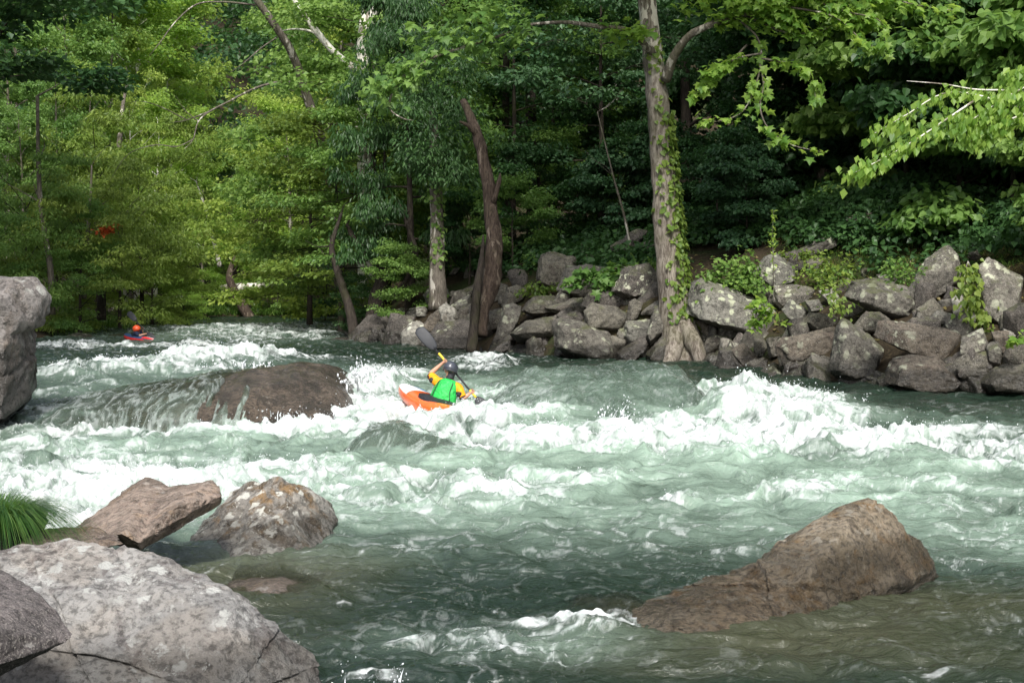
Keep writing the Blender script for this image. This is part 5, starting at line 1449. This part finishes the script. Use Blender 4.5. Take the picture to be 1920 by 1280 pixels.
# left bank stems
for lab, pts, R, bk in (('slender pale grey stem in the middle of the left bank', [(218, 560, 71), (220, 430, 71), (222, 340, 71), (224, 270, 71), (230, 200, 71.5), (240, 150, 72)], [.2, .18, .16, .14, .10, .05], BK_GRY),
                        ('thin grey stem beside the tall mauve boulder', [(98, 590, 54), (94, 500, 54), (84, 440, 54), (76, 380, 54), (72, 300, 54), (70, 180, 54)], [.13, .12, .1, .09, .08, .06], BK_GRY),
                        ('thin grey stem left of the willow bush', [(158, 560, 58), (162, 470, 58), (166, 420, 58), (170, 360, 58), (172, 310, 58)], [.1, .09, .08, .06, .03], BK_GRY),
                        ('dark stem in the shade of the left bank', [(190, 600, 60), (190, 540, 60), (186, 470, 60), (180, 400, 60)], [.2, .18, .15, .1], BK_DRK),
                        ('pale bare stem leaning over the bend', [(412, 500, 84), (400, 450, 84), (388, 400, 84), (376, 365, 84), (368, 340, 84)], [.14, .12, .1, .07, .03], BK_PALE),
                        ('dark crooked trunk at the bend above the leaning log', [(470, 600, 84), (450, 565, 84), (436, 540, 84), (430, 515, 84), (440, 480, 85)], [.34, .3, .26, .2, .1], BK_BRN),
                        ('black stem standing in the water edge at the upstream tip', [(664, 640, 50.6), (658, 590, 50.8), (646, 550, 51), (630, 500, 51.2), (622, 460, 51.4), (640, 400, 51.6)], [.2, .17, .15, .13, .1, .06], BK_DRK),
                        ('dark crooked stem with a forked top behind the long dark slab', [(700, 610, 52), (706, 560, 52), (716, 520, 52), (700, 480, 52), (668, 455, 52), (650, 420, 52)], [.36, .3, .24, .17, .12, .06], BK_DRK),
                        ('dark slanting stem right of the crooked stem', [(740, 560, 50), (770, 510, 50), (780, 470, 50.2), (762, 420, 50.4), (748, 380, 50.6)], [.1, .1, .09, .07, .04], BK_DRK),
                        ('slim dark stem crossing behind the ivy trunk', [(745, 545, 51), (790, 500, 51), (830, 455, 51.2), (880, 430, 51.4)], [.08, .07, .06, .03], BK_DRK),
                        ('slender sapling stem above the seedling leaves', [(1186, 490, 44), (1178, 440, 44), (1168, 395, 44.2), (1150, 330, 44.4), (1120, 210, 44.8)], [.05, .045, .04, .03, .015], BK_GRY),
                        ('dark trunk deep behind the middle of the pile', [(955, 480, 56), (952, 380, 56), (948, 240, 56), (950, 60, 56)], [.2, .18, .16, .12], BK_DRK),
                        ('thin dark trunk deep in the shade above the smooth block', [(1000, 470, 58), (1005, 360, 58), (1000, 200, 58), (985, 20, 58)], [.16, .14, .12, .1], BK_DRK),
                        ('upright grey trunk far behind at the top of the middle', [(1163, 260, 62), (1158, 140, 62), (1152, 60, 62), (1150, -60, 62)], [.3, .27, .25, .2], BK_GRY),
                        ('dark forked trunk at the top behind the weeping leaves', [(808, 300, 54), (806, 150, 54), (800, 60, 54), (790, 0, 54), (775, -80, 54)], [.2, .19, .18, .15, .1], BK_DRK)):
    o0 = at(*pts[0])
    r_ = thing('tree', lab, 'tree', o0)
    b = MB(); b.add(*trunk_px(pts, R, 9, 30, .15))
    q = [at(*p) for p in pts]
    for k in range(4):                                  # side twigs
        j = rs.randint(max(1, len(q) - 3), len(q)); dv = np.array([rs.uniform(-1, 1), rs.uniform(-.5, .5), rs.uniform(.1, .8)]); Ln = rs.uniform(.6, 1.6)
        b.add(*tube([q[j], q[j] + dv * Ln * .5 + rs.randn(3) * .08, q[j] + dv * Ln], [R[-1] * .6, R[-1] * .35, .008], 5, 7, cap=False))
    b.build('trunk', bk, r_, origin=o0)
lg = thing('fallen_log', 'bleached log lying on the bank at the bend', 'log', at(450, 545, 87))
MB().add(*trunk_px([(385, 549, 86.5), (430, 540, 86.2), (470, 538, 86), (515, 534, 86)], [.2, .26, .24, .12], 10, 20, .2)).build('trunk', BK_PALE, lg, origin=at(450, 545, 87))

# lime green branch reaching in from the right
hb = thing('overhanging_branch', 'lime green branch reaching in from the right edge over the bank', 'branch', at(1990, 150, 25)); h0 = at(1990, 150, 25)
main = [[(1990, 178, 25), (1900, 170, 25), (1830, 168, 25), (1770, 158, 25), (1700, 152, 25)], [(1990, 205, 25), (1900, 200, 25), (1840, 180, 25), (1770, 175, 25), (1700, 215, 24.8), (1640, 250, 24.7)],
        [(1840, 180, 25), (1780, 220, 24.8), (1720, 260, 24.6), (1660, 295, 24.5), (1600, 325, 24.4)], [(1990, 120, 25), (1940, 130, 25), (1890, 150, 25)], [(1960, 200, 24.8), (1880, 230, 24.7), (1820, 265, 24.6)],
        [(1990, 150, 24.8), (1930, 160, 24.8), (1860, 200, 24.6), (1800, 240, 24.5)]]
b = MB()
for p in main: b.add(*trunk_px(p, [.022, .016, .012, .005], 6, 24, .1))
b.build('limb', BK_PALE, hb, origin=h0)
b = MB()
V, F, t_ = leaves_along([[at(*q) for q in p] for p in main[1:]], 290, .15, OVAL, rs, .17, 1.1, .5); b.add(V, F, 0, t_)
V, F, t_ = leaves_along([[at(*q) for q in main[0][:3]]], 40, .17, OVAL, rs, .1, 1.1, .5); b.add(V, F, 0, t_)
b.build('foliage', LF_LIM, hb, smooth=False, origin=h0)


# ---------------------------------------------------------------- seedlings, weeds, grass
def plant(name, label, px, py, d, lst, stem, size, tm, mat, n, spread, cat='plant', droop=.5):
    o0 = at(px, py, d); r_ = thing(name, label, cat, o0)
    b = MB(); pl_ = []
    for q in lst:
        pp = [o0] + [at(*v) for v in q]; pl_.append(pp); b.add(*tube(pp, [stem, stem * .6, stem * .25], 5, 10))
    b.build('stem', BK_GRY, r_, origin=o0)
    V, F, t_ = leaves_along(pl_, n, size, tm, rs, spread, droop)
    b = MB(); b.add(V, F, 0, t_); b.build('foliage', mat, r_, smooth=False, origin=o0)


plant('seedling', 'maple seedling spreading over the greenish block', 1130, 545, 40.2, [[(1100, 525, 40), (1075, 530, 39.8)], [(1110, 510, 40), (1085, 515, 39.8)], [(1130, 515, 40), (1120, 545, 39.8)], [(1150, 530, 40), (1165, 545, 39.8)], [(1150, 505, 40.3), (1190, 500, 40.3)], [(1160, 500, 40.4), (1215, 505, 40.4)]], .02, .24, MAPLE, LF_MID, 42, .2)
plant('seedling', 'bright green seedling in front of the great lichen boulder', 1415, 615, 33.6, [[(1420, 590, 33.5), (1405, 575, 33.4)], [(1425, 585, 33.5), (1440, 565, 33.4)], [(1430, 590, 33.5), (1448, 580, 33.4)], [(1420, 605, 33.5), (1412, 610, 33.4)], [(1440, 600, 33.5), (1480, 603, 33.4)], [(1420, 570, 33.5), (1425, 560, 33.5)]], .015, .19, MAPLE, LF_LIM, 16, .10)
plant('weed', 'tall thin weed stalk rising above the squat lichen boulder', 1450, 535, 35, [[(1450, 480, 35), (1448, 440, 35), (1451, 395, 35)]], .012, .11, LONG, LF_LIM, 90, .07, droop=.2)
plant('sprig', 'green sprig at the right edge beside the brown stone', 1905, 645, 27.3, [[(1900, 635, 27.2), (1893, 640, 27.2)], [(1908, 632, 27.2), (1915, 622, 27.2)], [(1915, 635, 27.2), (1925, 630, 27.2)]], .01, .15, MAPLE, LF_LIM, 9, .05)
plant('vine', 'yellowing creeper hanging down between leaning slab and standing slab', 1815, 490, 29.5, [[(1808, 520, 29.2), (1815, 560, 29), (1830, 600, 28.8)], [(1825, 515, 29.2), (1822, 550, 29), (1812, 590, 28.8)], [(1830, 530, 29.2), (1840, 580, 29), (1845, 610, 28.8)]], .012, .13, HEART, LF_OLV, 120, .16)
plant('fern', 'ferny undergrowth left of the squat lichen boulder', 1385, 545, 37.5, [[(1350, 520, 37.3), (1325, 525, 37)], [(1370, 505, 37.4), (1350, 495, 37.2)], [(1400, 510, 37.4), (1420, 520, 37.2)], [(1390, 500, 37.6), (1400, 480, 37.6)], [(1350, 540, 37), (1320, 540, 37)], [(1410, 535, 37), (1430, 545, 36.9)]], .012, .15, OVAL, LF_MID, 150, .28)
plant('weed', 'dry brown weeds among the stones right of the squat lichen boulder', 1540, 540, 33, [[(1520, 520, 33), (1500, 510, 33)], [(1550, 510, 33), (1555, 490, 33)], [(1560, 530, 32.6), (1590, 520, 32.4)], [(1540, 500, 33), (1525, 480, 33)], [(1580, 500, 33), (1600, 480, 33)], [(1570, 560, 32), (1580, 580, 31.8)]], .01, .12, OVAL, LF_OLV, 90, .25)
plant('weed', 'fresh green weed above the rounded grey boulder', 1685, 530, 30.5, [[(1670, 515, 30.4), (1660, 505, 30.4)], [(1690, 510, 30.4), (1695, 495, 30.4)], [(1700, 515, 30.4), (1715, 505, 30.4)], [(1680, 500, 30.6), (1675, 490, 30.6)]], .01, .10, OVAL, LF_MID, 90, .16)
op = thing('orange_sprig', 'sprig of orange autumn leaves on the left bank', 'leaves', at(195, 428, 55)); V, F, t_ = leaves_along([[at(178, 430, 55), at(215, 424, 55)], [at(182, 434, 55), at(208, 432, 55)]], 40, .22, OVAL, rs, .12, .3)
b = MB(); b.add(V, F, 0, t_); b.build('foliage', LF_ORG, op, smooth=False, origin=at(195, 428, 55))


def blades(o3, n, length, rad, rs, width=.008, arch=1., bias=(0, 0, 0), seg=6):
    """arching grass blades from one tussock"""
    a = rs.rand(n) * 6.283
    out = np.stack([np.cos(a), np.sin(a), np.zeros(n)], 1) + np.asarray(bias)
    L = length * rs.uniform(.55, 1.15, n); ar = arch * rs.uniform(.5, 1.3, n)
    st = out * rad * rs.rand(n)[:, None] ** .6
    ts = np.linspace(0, 1, seg)
    C = st[:, None] + L[:, None, None] * (out[:, None] * (ar[:, None] * ts ** 1.6 * .75)[..., None] + np.array([0, 0, 1]) * (ts * .85 - ar[:, None] * ts ** 2.6 * .75)[..., None])
    W = np.cross(out, [0, 0, 1])[:, None] * (width * (1 - ts ** 2 * .92))[None, :, None]
    V = np.stack([C - W, C + W], 2).reshape(-1, 3)
    b0 = (np.arange(n) * seg * 2)[:, None]; j = np.arange(seg - 1)[None] * 2
    F = np.stack([b0 + j, b0 + j + 1, b0 + j + 3, b0 + j + 2], -1).reshape(-1, 4)
    return V, [F], np.repeat(rs.rand(n), seg * 2)


g0 = at(-8, 978, 13.4)
gt = tag(obj('grass_tuft', *(lambda q: (q[0], q[1]))(blades(g0, 2600, .62, .36, rs, .0038, 1.35, (.0, -.15, 0), 9)), GRASS, smooth=True), 'drooping tuft of long green sedge at the left edge', 'grass'); gt.location = g0
ta = gt.data.attributes.new('tint', 'FLOAT', 'POINT'); ta.data.foreach_set('value', np.repeat(rs.rand(2600) ** 1.5, 18).astype(np.float32))
# weeds and grass on the crest of the right bank
b = MB()
for k in range(480):
    px = rs.uniform(1440, 1960); py = rs.uniform(380, 545) if px < 1700 else rs.uniform(370, 510)
    d = hit(px, py)
    x, y, z = at(px, py, d)
    V, F, t_ = blades(None, 26, rs.uniform(.4, .95), .15, rs, .008, rs.uniform(.6, 1.2), seg=5)
    b.add(V + [x, y, z - .15], F, int(rs.rand() < .28), t_)
tag(b.build('grass', [GRASS, DRYG], smooth=True), 'green and dry grass on the crest of the right bank', kind='stuff')
b = MB()
for k in range(260):
    px = rs.uniform(100, 330); d = rs.uniform(53, 68); x = (px - 960) / FPX * d
    if x > np.interp(d, LY, LX) - .1: continue
    V, F, t_ = blades(None, 22, rs.uniform(.4, .9), .3, rs, .018, .9, seg=4)
    b.add(V + [x, d, float(ground_z([x], [d])[0]) - .05], F, 0, t_)
for k in range(200):
    px = rs.uniform(250, 660); d = 84.6 + rs.rand() ** 2 * 5; x = (px - 960) / FPX * d
    V, F, t_ = blades(None, 20, rs.uniform(.5, 1.1), .4, rs, .03, .9, seg=4)
    b.add(V + [x, d, float(ground_z([x], [d])[0]) - .05], F, 0, t_)
tag(b.build('grass', GRASS, smooth=True), 'bright grass along the far water edge', kind='stuff')

# ground cover of the right bank forest
Cs = []
for k in range(700):
    d = rs.uniform(33, 62); s = rs.uniform(4.5, 20)
    x = np.interp(d, RY, RX) + s
    if 1300 < 960 + x / d * FPX < 1540 and d < 47: continue
    Cs.append([x, d, float(ground_z([x], [d])[0]) + rs.uniform(.1, .5)])
for k in range(420):
    px = rs.uniform(1290, 1930) if rs.rand() < .65 else rs.uniform(880, 1250); py = rs.uniform(385, 470) if px > 1290 else rs.uniform(430, 520)
    d = hit(px, py)
    if d < 66: Cs.append(at(px, py, d) + [0, 0, rs.uniform(.1, .45)])
Cs = np.array(Cs)
V, F, t_ = clump_leaves(Cs, np.ones((len(Cs), 3)) * [.7, .7, .4], 45, .16, HEART, rs, .5)
b = MB(); b.add(V, F, 0, t_); tag(b.build('undergrowth', LF_DRK, smooth=False), 'low leafy plants covering the right bank forest floor', kind='stuff')

# leaf litter on the bank
Q = []
for k in range(1500):
    px = rs.uniform(900, 1940); py = rs.uniform(400, 640); d = hit(px, py)
    if d < 60: Q.append(at(px, py, d) + [0, 0, .03])
Q = np.array(Q); n = len(Q)
V, F, k = leafpack(Q, unit(rs.randn(n, 3) * [1, 1, .2]), np.array([0, -.4, 1]) + rs.randn(n, 3) * .3, rs.uniform(.07, .16, n), OVAL)
b = MB(); b.add(V, F, 0, np.repeat(rs.rand(n), k)); tag(b.build('leaf_litter', DRYG, smooth=False), 'fallen brown leaves on the soil of the right bank', kind='stuff')
for i in range(9):
    px, py = ((1340, 560), (1500, 500), (1610, 470), (1240, 520), (1010, 560), (950, 520), (1560, 530), (1700, 450), (1860, 470))[i]
    d = hit(px, py) - .2
    plant('fern', 'small leafy fern ' + ('left of the great lichen boulder', 'under the tilted crest slab', 'on the crest beside the weeds', 'left of the sycamore trunk', 'below the big smooth block', 'right of the dead trunk', 'in the dry weeds above the pile', 'above the leaning slab', 'above the standing pinkish slab')[i], px, py, d,
          [[(px + dx * .6, py - 14 - rs.rand() * 14, d), (px + dx, py - 8 - rs.rand() * 22, d)] for dx in (-38, -20, -6, 8, 22, 36)], .008, .12, OVAL, (LF_MID, LF_OLV, LF_DRK)[i % 3], 60, .12)

# far wooded hillside: one mass
cs, rr = [], []
for k in range(900):
    y = rs.uniform(112, 240); x = rs.uniform(-95, 75)
    z = float(ground_z([x], [y])[0]); r = rs.uniform(2.2, 4.2)
    for j in range(5):
        cs.append([x + rs.randn() * r * .5, y + rs.randn() * r * .5, z + 5 + rs.rand() * 7]); rr.append([r * .62, r * .62, r * .5])
V, F, t_ = clump_leaves(np.array(cs), np.array(rr), 44, .62, OVAL, rs, .4, .8, .35)
b = MB(); b.add(V, F, 0, t_); tag(b.build('far_woods', LF_DRK, smooth=False), 'dark wooded hillside closing the valley', kind='stuff')
# ---------------------------------------------------------------- light, camera
SUN_EL, SUN_AZ = 47.0, 2.0        # azimuth from behind the camera, negative = from the left
w = bpy.data.worlds.new('World'); scene.world = w; w.use_nodes = True
nt = w.node_tree; bg = nt.nodes['Background']
sky = nt.nodes.new('ShaderNodeTexSky'); sky.sky_type = 'NISHITA'; sky.sun_disc = False
el = math.radians(SUN_EL)
to_sun = Vector((math.sin(math.radians(SUN_AZ)) * math.cos(el), -math.cos(math.radians(SUN_AZ)) * math.cos(el), math.sin(el)))
sky.sun_elevation = el
sky.sun_rotation = math.atan2(to_sun.x, to_sun.y)
sky.dust_density = 2.5; sky.ozone_density = .6
hs = nt.nodes.new('ShaderNodeHueSaturation'); hs.inputs['Saturation'].default_value = .5
nt.links.new(sky.outputs[0], hs.inputs['Color']); nt.links.new(hs.outputs[0], bg.inputs[0]); bg.inputs[1].default_value = .15
sd = bpy.data.lights.new('sun', 'SUN'); sd.energy = 3.0; sd.angle = math.radians(8); sd.color = (1, .97, .92)
so = bpy.data.objects.new('sun', sd); COL.objects.link(so)
so.rotation_euler = (-to_sun).to_track_quat('-Z', 'Y').to_euler()
cd = bpy.data.cameras.new('camera'); cam = bpy.data.objects.new('camera', cd); COL.objects.link(cam)
cam.location = (0, 0, EYE); cam.rotation_euler = (math.radians(90), 0, 0)
cd.lens = 50; cd.sensor_width = 36; cd.shift_y = -110 / 1920; cd.clip_start = .1; cd.clip_end = 2000
scene.camera = cam
vs = scene.view_settings
vs.view_transform = 'Standard'; vs.look = 'None'; vs.exposure = 0.75; vs.gamma = 1
cy = scene.cycles
cy.max_bounces = 6; cy.diffuse_bounces = 3; cy.glossy_bounces = 3; cy.transmission_bounces = 4; cy.transparent_max_bounces = 8
cy.caustics_reflective = False; cy.caustics_refractive = False
cy.use_denoising = True
cy.sample_clamp_indirect = 6
